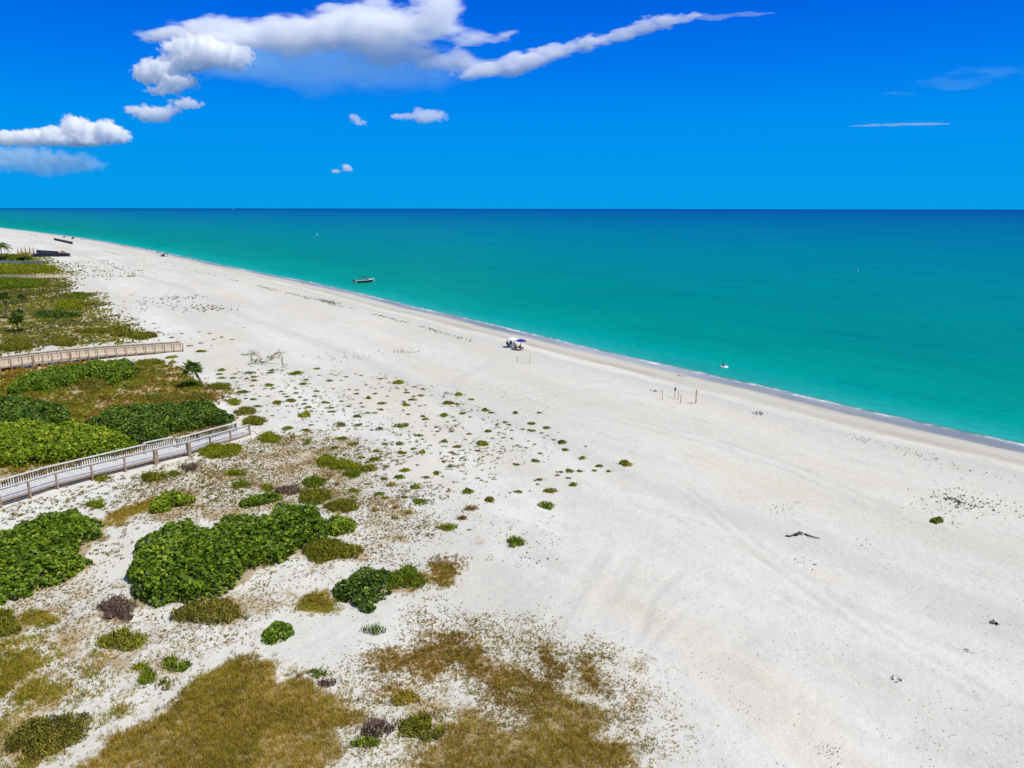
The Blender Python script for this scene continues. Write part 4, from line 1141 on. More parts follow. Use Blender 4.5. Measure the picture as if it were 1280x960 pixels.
# seedlings too many to count on the sand in front of the near boardwalk
PX = rng.uniform(0, 330, 3000); PY = rng.uniform(560, 700, 3000)
q = at(PX, PY)[:, :2]
zz = zone([(0, 640), (80, 612), (190, 585), (240, 570), (315, 552), (360, 570), (330, 620), (230, 640), (130, 640), (60, 640), (0, 662)])
z2 = zone([(100, 690), (130, 660), (175, 655), (168, 690), (160, 730), (110, 735), (70, 740), (110, 705)])
keep = inside(q + rng.normal(size=q.shape) * .4, zz) | (inside(q, z2) & (rng.uniform(size=len(q)) < .5))
q = q[keep][:650]
PX = rng.uniform(250, 640, 6000); PY = rng.uniform(455, 690, 6000)
qa = at(PX, PY)[:, :2]
z3 = zone([(262, 462), (330, 458), (400, 455), (470, 462), (560, 495), (640, 530), (650, 560), (600, 600), (560, 660), (520, 690), (470, 640), (420, 580), (330, 545), (300, 500)])
qa = qa[inside(qa + rng.normal(size=qa.shape) * 1.2, z3) & (fbm(qa[:, 0] / 4, qa[:, 1] / 4, 2.9, 3) > .47)][:750]
q = np.concatenate([q, qa])
Q = np.repeat(q, 16, 0) + rng.normal(size=(len(q) * 16, 2)) * np.repeat(rng.uniform(.05, .16, len(q)), 16)[:, None]
P3 = np.column_stack([Q, gz(Q[:, 0], Q[:, 1]) + rng.uniform(.01, .10, len(Q))])
v, f, t = leaf_arrays(P3, unit(np.tile([0, 0, 1.0], (len(Q), 1)) + rng.normal(size=(len(Q), 3)) * .6), rng.uniform(.08, .17, len(Q)), np.clip(rng.normal(.4, .2, len(Q)), 0, 1), .5, six=False)
tag(link('beach_seedlings', np_mesh('beach_seedlings', v, f, L['dryolive'], {'tint': t})), 'tiny brown green seedlings peppering the sand around the near boardwalk and between the tufts', 'ground cover', kind='stuff')

# ---------------- palms
def fan_crown(R, n, leaf, seed, droop=.5):
    r = np.random.default_rng(seed)
    V, F, T = [], [], []
    def tri(a, b_, c, t):
        o = len(V); V.extend([a, b_, c]); F.append((o, o + 1, o + 2)); T.extend([t] * 3)
    st = MB()
    for i in range(n):
        az = r.uniform(0, 2 * PI); el = math.asin(r.uniform(-.45, .98))
        d = np.array([math.cos(az) * math.cos(el), math.sin(az) * math.cos(el), math.sin(el)])
        side = unit(np.cross(d, [0, 0, 1.0])); up = np.cross(side, d)
        c = d * R * r.uniform(.32, .45)
        st.tube([(0, 0, 0), tuple(c)], [.022, .012], 5)
        fr_ = R * r.uniform(.5, .68)
        tb = np.clip(r.normal(.45 + .2 * d[2], .15), 0, 1)
        for j in range(15):
            th = math.radians(-115 + 230 * j / 14)
            q = d * math.cos(th) + side * math.sin(th)
            tip = c + q * fr_ * (1 - .25 * abs(th) / 2) + np.array([0, 0, -1]) * fr_ * droop * r.uniform(.15, .5)
            w_ = np.cross(q, up) * fr_ * .085
            m_ = c + q * fr_ * .55
            o = len(V); V.extend([c, m_ + w_, tip, m_ - w_]); F.append((o, o + 1, o + 2)); F.append((o, o + 2, o + 3)); T.extend([np.clip(tb + r.normal() * .1, 0, 1)] * 4)
    return np_mesh('crown', np.array(V), np.array(F), L[leaf], {'tint': np.array(T)}), st

def feather_crown(R, n, leaf, seed, lo=.15, hi=1.25):
    r = np.random.default_rng(seed)
    V, F, T = [], [], []
    st = MB()
    for i in range(n):
        az = 2 * PI * i / n + r.normal() * .2; el = r.uniform(lo, hi)
        h = np.array([math.cos(az), math.sin(az), 0]); up = np.array([0, 0, 1.0])
        L_ = R * r.uniform(.85, 1.15)
        pts = []
        for k in range(9):
            t = k / 8
            pts.append(h * L_ * (t * math.cos(el) + .15 * t * t) + up * L_ * (t * math.sin(el) - .75 * t * t))
        st.tube([tuple(p_) for p_ in pts], [.05 - .005 * k for k in range(9)], 5)
        sd_ = unit(np.cross(h, up))
        tb = np.clip(r.normal(.5, .2), 0, 1)
        for k in range(1, 9):
            for sg in (-1, 1):
                for s2 in (0, .5):
                    a = pts[k - 1] + (pts[k] - pts[k - 1]) * s2
                    ax = unit(pts[k] - pts[k - 1])
                    ll = L_ * .34 * math.sin(PI * min(.95, (k + s2) / 9.5)) + .1
                    tip = a + sd_ * sg * ll * .8 + ax * ll * .4 - up * ll * r.uniform(.3, .6)
                    w_ = ax * L_ * .035
                    o = len(V); V.extend([a - w_, a + w_, tip]); F.append((o, o + 1, o + 2)); T.extend([np.clip(tb + r.normal() * .12, 0, 1)] * 3)
    return np_mesh('crown', np.array(V), np.array(F), L[leaf], {'tint': np.array(T)}), st

def palm(name, foot_px, top_px, R, n, leaf, label, seed, feather=False, lean_h=None, tr=.16, skirt=True):
    foot = at(*foot_px)
    hgt = (foot_px[1] - top_px[1]) * mpp(foot) * 1.02 if lean_h is None else lean_h
    dx = (top_px[0] - foot_px[0]) * mpp(foot)
    root = empty(name, foot); tag(root, label, 'palm tree', 'palms on the dunes')
    top = Vector((dx, 0, hgt))
    mb = MB()
    pts = [Vector((dx * (t ** .8), .06 * math.sin(t * 3), hgt * t - .1 * (1 - t))) for t in (0, .2, .4, .6, .8, 1)]
    mb.tube(pts, [tr * 1.25, tr, tr * .92, tr * .95, tr * 1.0, tr * .8], 10)
    mb.build('trunk', MT['bark'], root, smooth=True)
    me, st = feather_crown(R, n, leaf, seed, *((.75, 1.45) if leaf == 'palm_yellow' else (.15, 1.25))) if feather else fan_crown(R, n, leaf, seed)
    o = link('crown', me, root); o.location = top
    o2 = st.build('frond_stalks', MT['twig'], root); o2.location = top
    if skirt and not feather:
        r = np.random.default_rng(seed + 5); mb = MB()
        for i in range(14):
            a = r.uniform(0, 2 * PI); l_ = R * r.uniform(.25, .5)
            mb.tube([(0, 0, -.02), (math.cos(a) * tr * 1.8, math.sin(a) * tr * 1.8, -l_ * .5), (math.cos(a) * tr * 1.5, math.sin(a) * tr * 1.5, -l_)], [.03, .05, .015], 5)
        o3 = mb.build('dead_skirt', MT['twig'], root); o3.location = top
    return root

palm('cabbage_palm', (259, 485), (243, 458), 1.6, 26, 'palm', 'cabbage palm with a slanting trunk standing between the two boardwalks', 1, lean_h=2.9, tr=.17)
palm('cabbage_palm', (10.5, 398), (9.8, 373), 2.0, 26, 'palm', 'tallest of the three straight palms behind the far tan boardwalk', 2)
palm('cabbage_palm', (30.5, 393), (30, 373), 1.4, 20, 'palm', 'slim small headed palm right of the tallest of the three', 3, tr=.13)
palm('cabbage_palm', (22.5, 415), (22.5, 400), 2.1, 24, 'palm', 'shortest of the three palms, closest to the far tan boardwalk', 4)
palm('coconut_palm', (3, 326), (3.5, 308), 5.2, 22, 'palm', 'tall green coconut palm cut by the photo edge near the distant beach cabanas', 5, feather=True, tr=.2)
palm('coconut_palm', (33, 326), (31.5, 319), 4.4, 20, 'palm_yellow', 'yellowing palm in front of the brown folded parasols', 6, feather=True, tr=.2)
# broken stump beside the slanting palm
sp_ = at(241.7, 474); mb = MB(); mb.tube([(0, 0, -.1), (.02, 0, .3), (.05, .02, .62)], [.13, .11, .10], 9)
o = mb.build('palm_stump', MT['bark']); o.location = sp_; tag(o, 'short broken stump just left of the slanting palm', 'stump')

# ---------------- fallen branches
def branch_heap(name, lines, h, mat, label, cr, leafspots=(), cat='driftwood', rad=.05):
    f = crop(*cr)
    pts = [f(l) for l in lines]
    base = at(*pts[0][0])
    root = empty(name, base); tag(root, label, cat)
    r = np.random.default_rng(11)
    mb = MB()
    for i, l in enumerate(pts):
        hs = np.interp(np.linspace(0, 1, len(l)), [0, .5, 1], [.06, h * r.uniform(.4, 1.1), .06 + h * .2 * r.uniform()])
        q = [Vector(at(x, y, float(hh_))) - Vector(base) for (x, y), hh_ in zip(l, hs)]
        mb.tube(q, [max(rad * (1.0 - .6 * k / max(1, len(q) - 1)), .02) for k in range(len(q))], 6)
    mb.tube([Vector(at(l[0][0], l[0][1], -.12)) - Vector(base) for l in pts] + [Vector(at(l[-1][0], l[-1][1], -.12)) - Vector(base) for l in pts], .03, 5)
    mb.build('branches', mat, root, smooth=True)
    if leafspots:
        C = np.array([at(*f([s_])[0], .3) for s_ in leafspots]) - base
        n = 70 * len(C)
        P_ = np.repeat(C, 70, 0) + r.normal(size=(n, 3)) * np.array([.45, .7, .15])
        P_[:, 2] = np.abs(P_[:, 2] - .1) + .03
        v, f_, t = leaf_arrays(P_, unit(r.normal(size=(n, 3)) + [0, 0, .8]), r.uniform(.10, .24, n), np.clip(r.normal(.4, .2, n), 0, 1), .5, six=False, r=r)
        link('foliage', np_mesh('foliage', v, f_, L['olive'], {'tint': t}), root)
    return root
branch_heap('fallen_tree_limb', [[(10, 295), (200, 280), (270, 282), (350, 292), (410, 330), (440, 370)], [(440, 370), (360, 400), (250, 395), (210, 390)], [(700, 350), (600, 390), (480, 430), (400, 420)], [(400, 420), (440, 460), (440, 500)],
             [(440, 440), (560, 460), (680, 470), (780, 485)], [(820, 260), (790, 330), (720, 345)], [(700, 262), (820, 250), (930, 235)], [(840, 330), (850, 400), (850, 450)], [(540, 330), (660, 340), (700, 320)], [(160, 480), (280, 465), (400, 490)],
             [(780, 190), (786, 240)], [(850, 470), (900, 490), (960, 480)], [(600, 390), (640, 330), (700, 270)], [(250, 400), (230, 300), (270, 230)], [(300, 440), (340, 370), (380, 300)]], .7, MT['drift'],
            'large fallen tangle of greenish bare branches on sand behind the tuft field', (300, 425, 16), [(285, 415), (295, 450), (265, 275), (265, 232), (620, 335), (740, 265)], rad=.075)
branch_heap('driftwood_tree_limb', [[(285, 378), (350, 385), (420, 358), (500, 318)], [(440, 375), (500, 340), (565, 325)], [(500, 318), (560, 362)], [(590, 350), (660, 378), (760, 405), (830, 418)], [(420, 360), (460, 340), (520, 310)]], .28, MT['drift_dark'],
            'forked grey driftwood branch lying on the bare beach', (960, 640, 12.8), rad=.07)
branch_heap('dead_tree_twig', [[(775, 385), (800, 355), (830, 345)], [(800, 352), (860, 355), (900, 362)], [(790, 350), (815, 340)]], .35, MT['drift_dark'], 'bent dead twig beside a green mound on the seaward rim of the tuft field', (440, 440, 6.857), rad=.045)
branch_heap('driftwood_tree_limb', [[(700, 205), (745, 200), (800, 232), (855, 240)], [(745, 205), (765, 255)]], .15, MT['drift_dark'], 'dark driftwood piece among seaweed scraps behind the lone green bush', (1140, 610, 12.8), rad=.07)

# leaf litter under the thickets, its brown also painting in their shade
ga = bpy.data.objects['ground'].data.attributes['litter'].data
lv = np.empty(len(ga), np.float32); ga.foreach_get('value', lv)
for poly, A_ in SHRUB_POLYS:
    if A_ > 3.0: lv = np.maximum(lv, soft(fx, fy, poly, .15, 4) * .95)
ga.foreach_set('value', lv.astype(np.float32))
# ================================================================== BOARDWALKS
def lerp(a, b, t): return a + (b - a) * t

def boardwalk(label, edge, width, rail, post_gap, m_deck, m_rail_near, m_rail_far, m_post, balusters=True, far_boards=False, far_end=None, landing=None, bal_gap=.2, extra=None):
    """edge: near-side points (x, y, deck underside z); the walk lies to the far side of it"""
    E = [Vector(p) for p in edge]
    nrm = []
    for i in range(len(E) - 1):
        d = (E[i + 1] - E[i]); d.z = 0; d.normalize(); nrm.append(Vector((-d.y, d.x, 0)))
    off = []
    for i in range(len(E)):
        if i == 0: n = nrm[0]
        elif i == len(E) - 1: n = nrm[-1]
        else:
            n = (nrm[i - 1] + nrm[i]).normalized(); n = n / max(.5, n.dot(nrm[i]))
        off.append(n)
    Fp = [E[i] + off[i] * width for i in range(len(E))]
    base = E[len(E) // 2].copy(); base.z = float(gz(base.x, base.y))
    root = empty('boardwalk', base); tag(root, label, 'boardwalk', None)
    TH = .20
    def rel(p): return p - base
    for i in range(len(E) - 1):
        a, b_, c, d = E[i], E[i + 1], Fp[i + 1].copy(), Fp[i].copy()
        if extra and i in extra:
            c += nrm[i] * extra[i]; d += nrm[i] * extra[i]
        Ls = (b_ - a).length
        mb = MB(); nb = max(2, int(Ls / .16))
        for k in range(nb):
            t0, t1 = k / nb, (k + .9) / nb
            q = [lerp(a, b_, t0), lerp(a, b_, t1), lerp(d, c, t1), lerp(d, c, t0)]
            jz = random.uniform(-.006, .006)
            top = [rel(p) + Vector((0, 0, TH + jz)) for p in q]; bot = [rel(p) + Vector((0, 0, TH - .04 + jz)) for p in q]
            mb.add(bot + top, [(3, 2, 1, 0), (4, 5, 6, 7), (0, 1, 5, 4), (1, 2, 6, 5), (2, 3, 7, 6), (3, 0, 4, 7)])
        mb.build('deck', m_deck, root)
        mb = MB()
        for u, v in ((a, b_), (d, c)):
            sh = nrm[i] * (.03 if u is a else -.03)
            mb.beam(rel(u) + sh + Vector((0, 0, TH / 2 - .025)), rel(v) + sh + Vector((0, 0, TH / 2 - .025)), .05, TH - .055)
        mb.build('joist', m_post, root)
        for side, (u, v) in enumerate(((a, b_), (d, c))):
            inn = nrm[i] * (-.055 if side == 0 else .055)
            mr = (m_rail_near, m_rail_far)[side]
            mb = MB()
            h = TH + rail
            mb.beam(rel(u) + Vector((0, 0, h)), rel(v) + Vector((0, 0, h)), .20 if side == 0 else .30, .05)
            if side == 0 or far_boards: mb.beam(rel(u) + Vector((0, 0, h - .12)), rel(v) + Vector((0, 0, h - .12)), .04, .09)
            mb.beam(rel(u) + Vector((0, 0, TH + .13)), rel(v) + Vector((0, 0, TH + .13)), .04, .09)
            mb.build('handrail', mr, root)
            if balusters:
                mb = MB(); n = max(2, int(Ls / bal_gap))
                for k in range(n):
                    p = rel(lerp(u, v, (k + .5) / n))
                    bw = .018 if side == 0 else .07
                    mb.box(p + Vector((0, 0, TH + .5 * rail)) - inn * .2, bw, bw, rail - .20)
                mb.build('baluster_grille', (MT['grey_wood'], MT['drift_dark'])[side], root)
            if far_boards and side == 1:
                mb = MB()
                for k in range(3):
                    z = TH + .26 + k * (rail - .30) / 3
                    mb.beam(rel(u) + Vector((0, 0, z + .1)), rel(v) + Vector((0, 0, z + .1)), .03, (rail - .3) / 3 - .05)
                mb.build('board_panel', m_deck, root)
            n = max(1, int(round(Ls / post_gap)))
            for k in range(n + (1 if i == len(E) - 2 else 0)):
                p = lerp(u, v, k / n) + inn
                g = float(gz(p.x, p.y)) - .25
                t = p.z + TH + rail - .03
                mb = MB(); w_ = .15
                if landing and side == 0 and k == 0 and i in landing: w_ = .34
                mb.box((0, 0, (t - g) / 2), w_, w_, t - g, rz=math.atan2(nrm[i].y, nrm[i].x))
                o = mb.build('post', m_post, root); o.location = Vector((p.x, p.y, g)) - base
    return root

def edge_pts(px, hs, run=28.0):
    P = [at(x, y, h) for (x, y), h in zip(px, hs)]
    d = P[0][:2] - P[1][:2]; d = d / np.linalg.norm(d)
    q = P[0][:2] + d * run                      # carries on inland
    return [np.array((q[0], q[1], float(gz(q[0], q[1])) + hs[0]))] + P
boardwalk('near wooden boardwalk with bleached deck and silvered rails ramping down onto the sand', edge_pts([(-80, 652), (0, 628.5), (71.7, 606), (195, 575.4), (236, 566), (312, 543.5)], [.45, .45, .42, .40, .34, .04]), 2.15, 1.0, 2.5,
          MT['deck_white'], MT['grey_wood'], MT['grey_wood'], MT['brown_wood'], landing=(4, 5), extra={4: .55, 5: -.25})
boardwalk('far tan boardwalk behind the long sea grape thicket, its slim posts close together', edge_pts([(-120, 470), (-60, 466), (0, 461), (42, 455), (88.6, 449.7), (133.6, 445.5), (229, 439)], [.6, .6, .6, .6, .6, .4, .05]), 2.1, 1.25, 1.45,
          MT['tan_wood'], MT['tan_rail'], MT['tan_rail'], MT['brown_wood'], balusters=False, far_boards=True, landing=(4, 5))
boardwalk('most distant boardwalk, a thin tan line between green scrub strips', edge_pts([(-60, 351), (0, 348.7), (45, 348), (89, 346.8)], [.6, .6, .5, .1]), 2.0, 1.05, 2.6,
          MT['tan_wood'], MT['tan_rail'], MT['tan_rail'], MT['brown_wood'], balusters=False, far_boards=True)

# bluish net fence
def net_fence():
    P = [Vector(at(x, y)) for x, y in ((-70, 328.5), (-30, 329), (0, 329.5), (30, 330.5), (55, 331), (62, 332))]
    base = P[3]
    root = empty('net_fence', base); tag(root, 'low bluish grey net fence before the distant beach cabanas', 'fence')
    mb = MB()
    for a, b_ in zip(P[:-2], P[1:-1]):
        mb.beam(a - base + Vector((0, 0, .75)), b_ - base + Vector((0, 0, .75)), .04, 1.25)
    mb.build('net_panel', MT['net'], root)
    for a, b_ in zip(P[:-1], P[1:]):
        n = max(1, int((b_ - a).length / 4))
        for k in range(n + 1):
            q = lerp(a, b_, k / n); m2 = MB(); m2.box((0, 0, .9), .12, .12, 2.1); o = m2.build('post', MT['net'], root); o.location = q - base
    mb = MB(); mb.beam(P[-2] - base + Vector((0, 0, 1.85)), P[-1] - base + Vector((0, 0, 1.85)), .1, .1); mb.build('rail', MT['net'], root)
net_fence()

# ================================================================== PEOPLE
def skin_mesh(name, verts, edges, rad, mat, parent, sub=1, root_i=0):
    me = bpy.data.meshes.new(name + '_skeleton')
    me.from_pydata(verts, edges, [])
    o = bpy.data.objects.new(name + '_tmp', me); COL.objects.link(o)
    md = o.modifiers.new('s', 'SKIN')
    md.use_smooth_shade = True
    if not me.skin_vertices: me.skin_vertices.new()
    for i, r in enumerate(rad):
        sv = me.skin_vertices[0].data[i]; sv.radius = (r, r) if not isinstance(r, tuple) else r
        sv.use_root = (i == root_i)
    if sub:
        m2 = o.modifiers.new('u', 'SUBSURF'); m2.levels = sub; m2.render_levels = sub
    bpy.context.view_layer.update()
    dg = bpy.context.evaluated_depsgraph_get()
    out = bpy.data.meshes.new_from_object(o.evaluated_get(dg))
    out.name = name
    out.materials.clear(); out.materials.append(mat)
    bpy.data.objects.remove(o)
    return link(name, out, parent)

def person(loc, rz, pose, label, skin='skin', shirt=None, shorts='dark_cloth', group='people on the beach'):
    root = empty('person', loc, rz); tag(root, label, 'person', group)
    if pose == 'stand':
        pel, ch, nk = (0, 0, .92), (0, .01, 1.28), (0, .0, 1.50)
        kn = [(s * .10, .02, .50) for s in (-1, 1)]; an = [(s * .11, -.01, .09) for s in (-1, 1)]; to = [(s * .13, .16, .04) for s in (-1, 1)]
        el = [(s * .27, -.03, 1.14) for s in (-1, 1)]; ha = [(s * .29, .08, .88) for s in (-1, 1)]
    elif pose == 'walk':
        pel, ch, nk = (0, 0, .91), (0, .03, 1.27), (0, .03, 1.49)
        kn = [(-.10, .20, .52), (.10, -.05, .50)]; an = [(-.10, .27, .10), (.10, -.33, .17)]; to = [(-.11, .44, .05), (.11, -.22, .05)]
        el = [(-.27, -.12, 1.15), (.27, .08, 1.13)]; ha = [(-.29, -.08, .90), (.28, .28, .96)]
    else:                                    # seated, leaning back a little
        pel, ch, nk = (0, -.04, .43), (0, -.20, .78), (0, -.22, .99)
        kn = [(s * .13, .40, .50) for s in (-1, 1)]; an = [(s * .14, .62, .10) for s in (-1, 1)]; to = [(s * .15, .80, .07) for s in (-1, 1)]
        el = [(s * .27, -.10, .66) for s in (-1, 1)]; ha = [(s * .24, .16, .60) for s in (-1, 1)]
    V, E_, R = [], [], []
    def add(p, r, par=None):
        V.append(tuple(p)); R.append(r)
        if par is not None: E_.append((par, len(V) - 1))
        return len(V) - 1
    P = add(pel, .135); C_ = add(tuple((a + b_) / 2 for a, b_ in zip(pel, ch)), .12, P); C2_ = add(ch, .145, C_); Nk = add(nk, .055, C2_)
    hd = (nk[0], nk[1] + .03, nk[2] + .13)
    H1 = add(hd, .095, Nk); H2 = add((hd[0], hd[1] - .005, hd[2] + .10), .075, H1)
    for j, s in enumerate((-1, 1)):
        sh = (ch[0] + s * .18, ch[1], ch[2] + .10)
        S = add(sh, .062, C2_); e1 = add(el[j], .043, S); w1_ = add(ha[j], .032, e1)
        dv = unit(np.array(ha[j]) - np.array(el[j])); pl = add(np.array(ha[j]) + dv * .08, .036, w1_)
        lat = unit(np.cross(dv, [0, 0, 1.0]) + 1e-6)
        for q, ln in enumerate((.075, .085, .08, .065)):
            f1 = add(np.array(ha[j]) + dv * (.10 + .01) + lat * (q - 1.5) * .021, .010, pl)
            add(np.array(V[f1]) + dv * ln + np.array([0, .012, -.015]), .008, f1)
        th = add(np.array(ha[j]) + dv * .05 + lat * .05 * s, .012, pl)
        hp = add((pel[0] + s * .095, pel[1], pel[2] - .05), .095, P)
        k1 = add(kn[j], .060, hp); a1 = add(an[j], .040, k1); add(to[j], .036, a1)
    skin_mesh('body', V, E_, R, MT[skin], root)
    # hair
    bm = bmesh.new(); bmesh.ops.create_uvsphere(bm, u_segments=14, v_segments=9, radius=.118)
    for v in bm.verts: v.co.z = v.co.z * 1.05 if v.co.z > 0 else v.co.z * .8; v.co.y -= .02
    bmesh.ops.delete(bm, geom=[v for v in bm.verts if v.co.y > .055 and v.co.z < .05], context='VERTS')
    me = bpy.data.meshes.new('hair'); bm.to_mesh(me); bm.free(); me.materials.append(MT['hair'])
    o = link('hair', me, root); o.location = (hd[0], hd[1] - .01, hd[2] + .055)
    mb = MB(); f = Vector((hd[0], hd[1] + .09, hd[2] + .045))
    mb.tube([f + Vector((0, .0, .02)), f + Vector((0, .035, -.02)), f + Vector((0, .01, -.03))], [.01, .016, .01], 6)
    mb.build('nose', MT[skin], root)
    mb = MB()
    for s in (-1, 1): mb.box(f + Vector((s * .035, .0, .025)), .022, .02, .012)
    mb.build('eyes', MT['hair'], root)
    # clothes
    sv = [pel] + [(pel[0] + s * .095, pel[1], pel[2] - .05) for s in (-1, 1)] + [lerp(Vector((pel[0] + s * .095, pel[1], pel[2] - .05)), Vector(kn[j]), .62)[:] for j, s in enumerate((-1, 1))]
    skin_mesh('shorts', sv, [(0, 1), (0, 2), (1, 3), (2, 4)], [.148, .108, .108, .088, .088], MT[shorts], root)
    if shirt:
        mid = tuple((a + b_) / 2 for a, b_ in zip(pel, ch)); sh = [(ch[0] + s * .18, ch[1], ch[2] + .10) for s in (-1, 1)]
        slv = [lerp(Vector(sh[j]), Vector(el[j]), .6)[:] for j in (0, 1)]
        skin_mesh('shirt', [ch, mid, (pel[0], pel[1], pel[2] + .06)] + sh + slv, [(0, 1), (1, 2), (0, 3), (0, 4), (3, 5), (4, 6)], [.162, .137, .142, .078, .078, .062, .062], MT[shirt], root)
    return root

def parasol(px, py, R, H, mats, label, tilt=0.06, group=None, drop=.32):
    p = at(px, py)
    root = empty('beach_umbrella', p, random.uniform(0, 1)); tag(root, label, 'umbrella', group)
    mb = MB(); mb.tube([(0, 0, -.3), (0, 0, H + .12)], .022, 8); mb.build('pole', MT['metal'], root)
    V, F, mi = [(0, 0, H + .02)], [], []
    n = 32; rings = 6
    for k in range(1, rings + 1):
        for j in range(n):
            a = 2 * PI * j / n
            t = k / rings
            sc = 1 - .05 * (1 if (j % 4) == 2 else .55 if j % 2 else 0) * t
            V.append((math.cos(a) * R * t * sc, math.sin(a) * R * t * sc, H + .02 - drop * R * t ** 1.8))
    for j in range(n): F.append((0, 1 + j, 1 + (j + 1) % n)); mi.append((j // 4) % len(mats))
    for k in range(rings - 1):
        for j in range(n):
            F.append((1 + k * n + j, 1 + (k + 1) * n + j, 1 + (k + 1) * n + (j + 1) % n, 1 + k * n + (j + 1) % n)); mi.append((j // 4) % len(mats))
    me = bpy.data.meshes.new('canopy'); me.from_pydata(V, [], F)
    for m_ in mats: me.materials.append(MT[m_])
    me.polygons.foreach_set('material_index', mi); me.update()
    o = link('canopy', me, root); sd_ = o.modifiers.new('t', 'SOLIDIFY'); sd_.thickness = .012
    o.rotation_euler = (tilt, tilt * .6, 0)
    for j in range(8):
        a = 2 * PI * (j * 4) / n
        m2 = MB(); m2.tube([(0, 0, H - .02)] + [(math.cos(a) * R * t, math.sin(a) * R * t, H - .005 - drop * R * t ** 1.8) for t in (.33, .66, .98)], .008, 5)
        o2 = m2.build('rib', MT['metal'], root); o2.rotation_euler = (tilt, tilt * .6, 0)
    return root

def beach_chair(loc, rz, cloth, label, group='folding beach chairs'):
    root = empty('beach_chair', loc, rz); tag(root, label, 'chair', group)
    mb = MB(); mb.box((0, .02, .33), .52, .50, .025); mb.build('seat', MT[cloth], root)
    mb = MB(); a = Vector((0, -.24, .33)); b_ = Vector((0, -.48, .95)); mb.beam(a, b_, .52, .025); mb.build('backrest', MT[cloth], root)
    for s in (-1, 1):
        x = s * .28
        m2 = MB(); m2.tube([(x, .30, .0), (x, -.28, .36), (x, -.50, .98)], .014, 6); m2.build('frame_side', MT['metal'], root)
        m2 = MB(); m2.tube([(x, -.36, .0), (x, .27, .36)], .014, 6); m2.build('leg', MT['metal'], root)
        m2 = MB(); m2.box((x, .0, .56), .05, .46, .025); m2.build('armrest', MT['metal'], root)
    return root

FACE = math.radians(-52)
def P3(px, py): return at(px, py)
parasol(650.8, 437, 1.02, 1.95, ['blue'], 'royal blue umbrella shading the small seated group near the waterline', tilt=.05)
parasol(640, 434.3, 1.05, 1.95, ['white_cloth', 'pale_blue'], 'white and pale aqua umbrella beside the royal blue one', tilt=.08)
for px, py, cl, pose, sk, sh, so_, lab, clab in (
        (635.5, 433.2, 'navy', 'sit', 'skin', 'navy', 'navy', 'seated person in navy clothes under the white and aqua umbrella', 'navy beach chair under the white and aqua umbrella, on its landward edge'),
        (639.8, 432.2, 'slate', 'sit', 'skin_tan', 'slate', 'dark_cloth', 'seated person in slate blue between the navy sitter and the umbrella poles', 'slate beach chair behind the navy one'),
        (643.8, 434.6, 'white_cloth', 'sit', 'skin', 'white_cloth', 'dark_cloth', 'dark haired seated person in a white top between the two umbrellas', 'white beach chair between the two umbrellas'),
        (645.5, 437.6, 'red', 'sit', 'skin_tan', None, 'red', 'bare chested seated person in red shorts in front of the group', 'brick red beach chair at the front of the group'),
        (651.6, 437.8, 'dark_cloth', 'sit', 'skin_tan', 'white_cloth', 'dark_cloth', 'seated person in a white top under the royal blue umbrella', 'charcoal beach chair under the royal blue umbrella')):
    p = P3(px, py); rz = FACE + random.uniform(-.25, .25)
    beach_chair(p, rz, cl, clab)
    q = Vector(p) + Vector((0, 0, -.0))
    person(q, rz, pose, lab, sk, sh, so_)
def cooler(px, py, mat, label):
    p = at(px, py); root = empty('cool_box', p, .4); tag(root, label, 'cool box')
    mb = MB(); mb.box((0, 0, .19), .62, .36, .34); o = mb.build('box', MT[mat], root); bv = o.modifiers.new('b', 'BEVEL'); bv.width = .03; bv.segments = 2
    mb = MB(); mb.box((0, 0, .385), .65, .39, .05); mb.build('lid', MT['white_vinyl'], root)
    mb = MB(); mb.tube([(-.33, -.1, .28), (-.36, 0, .34), (-.33, .1, .28)], .012, 5); mb.build('handle', MT['metal'], root)
cooler(648.2, 438.4, 'red', 'red cool box with a white lid at the feet of the seated group')
beach_chair(at(379.5, 355.5), FACE, 'dark_cloth', 'lone dark beach chair by the water, left of the moored boat')

# ---------------- stakes
def stake(px, py, H, mat, label, lean=0.0, flag=None):
    p = at(px, py)
    root = empty('wooden_stake', p, random.uniform(0, 1)); tag(root, label, 'stake', 'nest marking stakes')
    mb = MB(); mb.beam((0, 0, -.2), (lean, 0, H), .075, .075); mb.build('post', MT[mat], root)
    if flag:
        mb = MB()
        if flag == 'tape': mb.box((lean * .8, 0, H * .8), .15, .15, H * .32)
        else: mb.box((0, -.06, H * .52), .62, .03, .22)
        mb.build('tape' if flag == 'tape' else 'board', MT['dark_cloth' if flag == 'tape' else 'stake'], root)
stake(827.9, 499.5, 1.5, 'stake', 'pale stake standing apart at the left of the five nest stakes')
stake(843.2, 497.5, 1.55, 'stake', 'stake with dark tape round its top, second of the five nest stakes', .05, 'tape')
stake(847.9, 499.5, 1.25, 'stake', 'plain tan stake in the middle of the five nest stakes', -.04)
stake(850.6, 504.2, 1.25, 'stake_red', 'reddish stake in front of the five nest stakes', .05)
stake(869.4, 504.8, 1.95, 'stake', 'tallest stake of the five with a short cross board', .0, 'board')
stake(869.9, 504.0, 1.9, 'drift_dark', 'thin dark stick tied to the tallest nest stake', .02)
stake(646.9, 452.3, 1.0, 'stake', 'short stake at the landward corner of the roped pair in front of the umbrellas')
stake(662.4, 455.2, 1.6, 'stake', 'taller stake of the roped pair in front of the umbrellas', .03)
a, b_ = Vector(at(646.9, 452.3)), Vector(at(662.4, 455.2))
mb = MB(); mb.tube([Vector((0, 0, .25)), (b_ - a) / 2 + Vector((0, 0, .12)), (b_ - a) + Vector((0, 0, .3))], .016, 5)
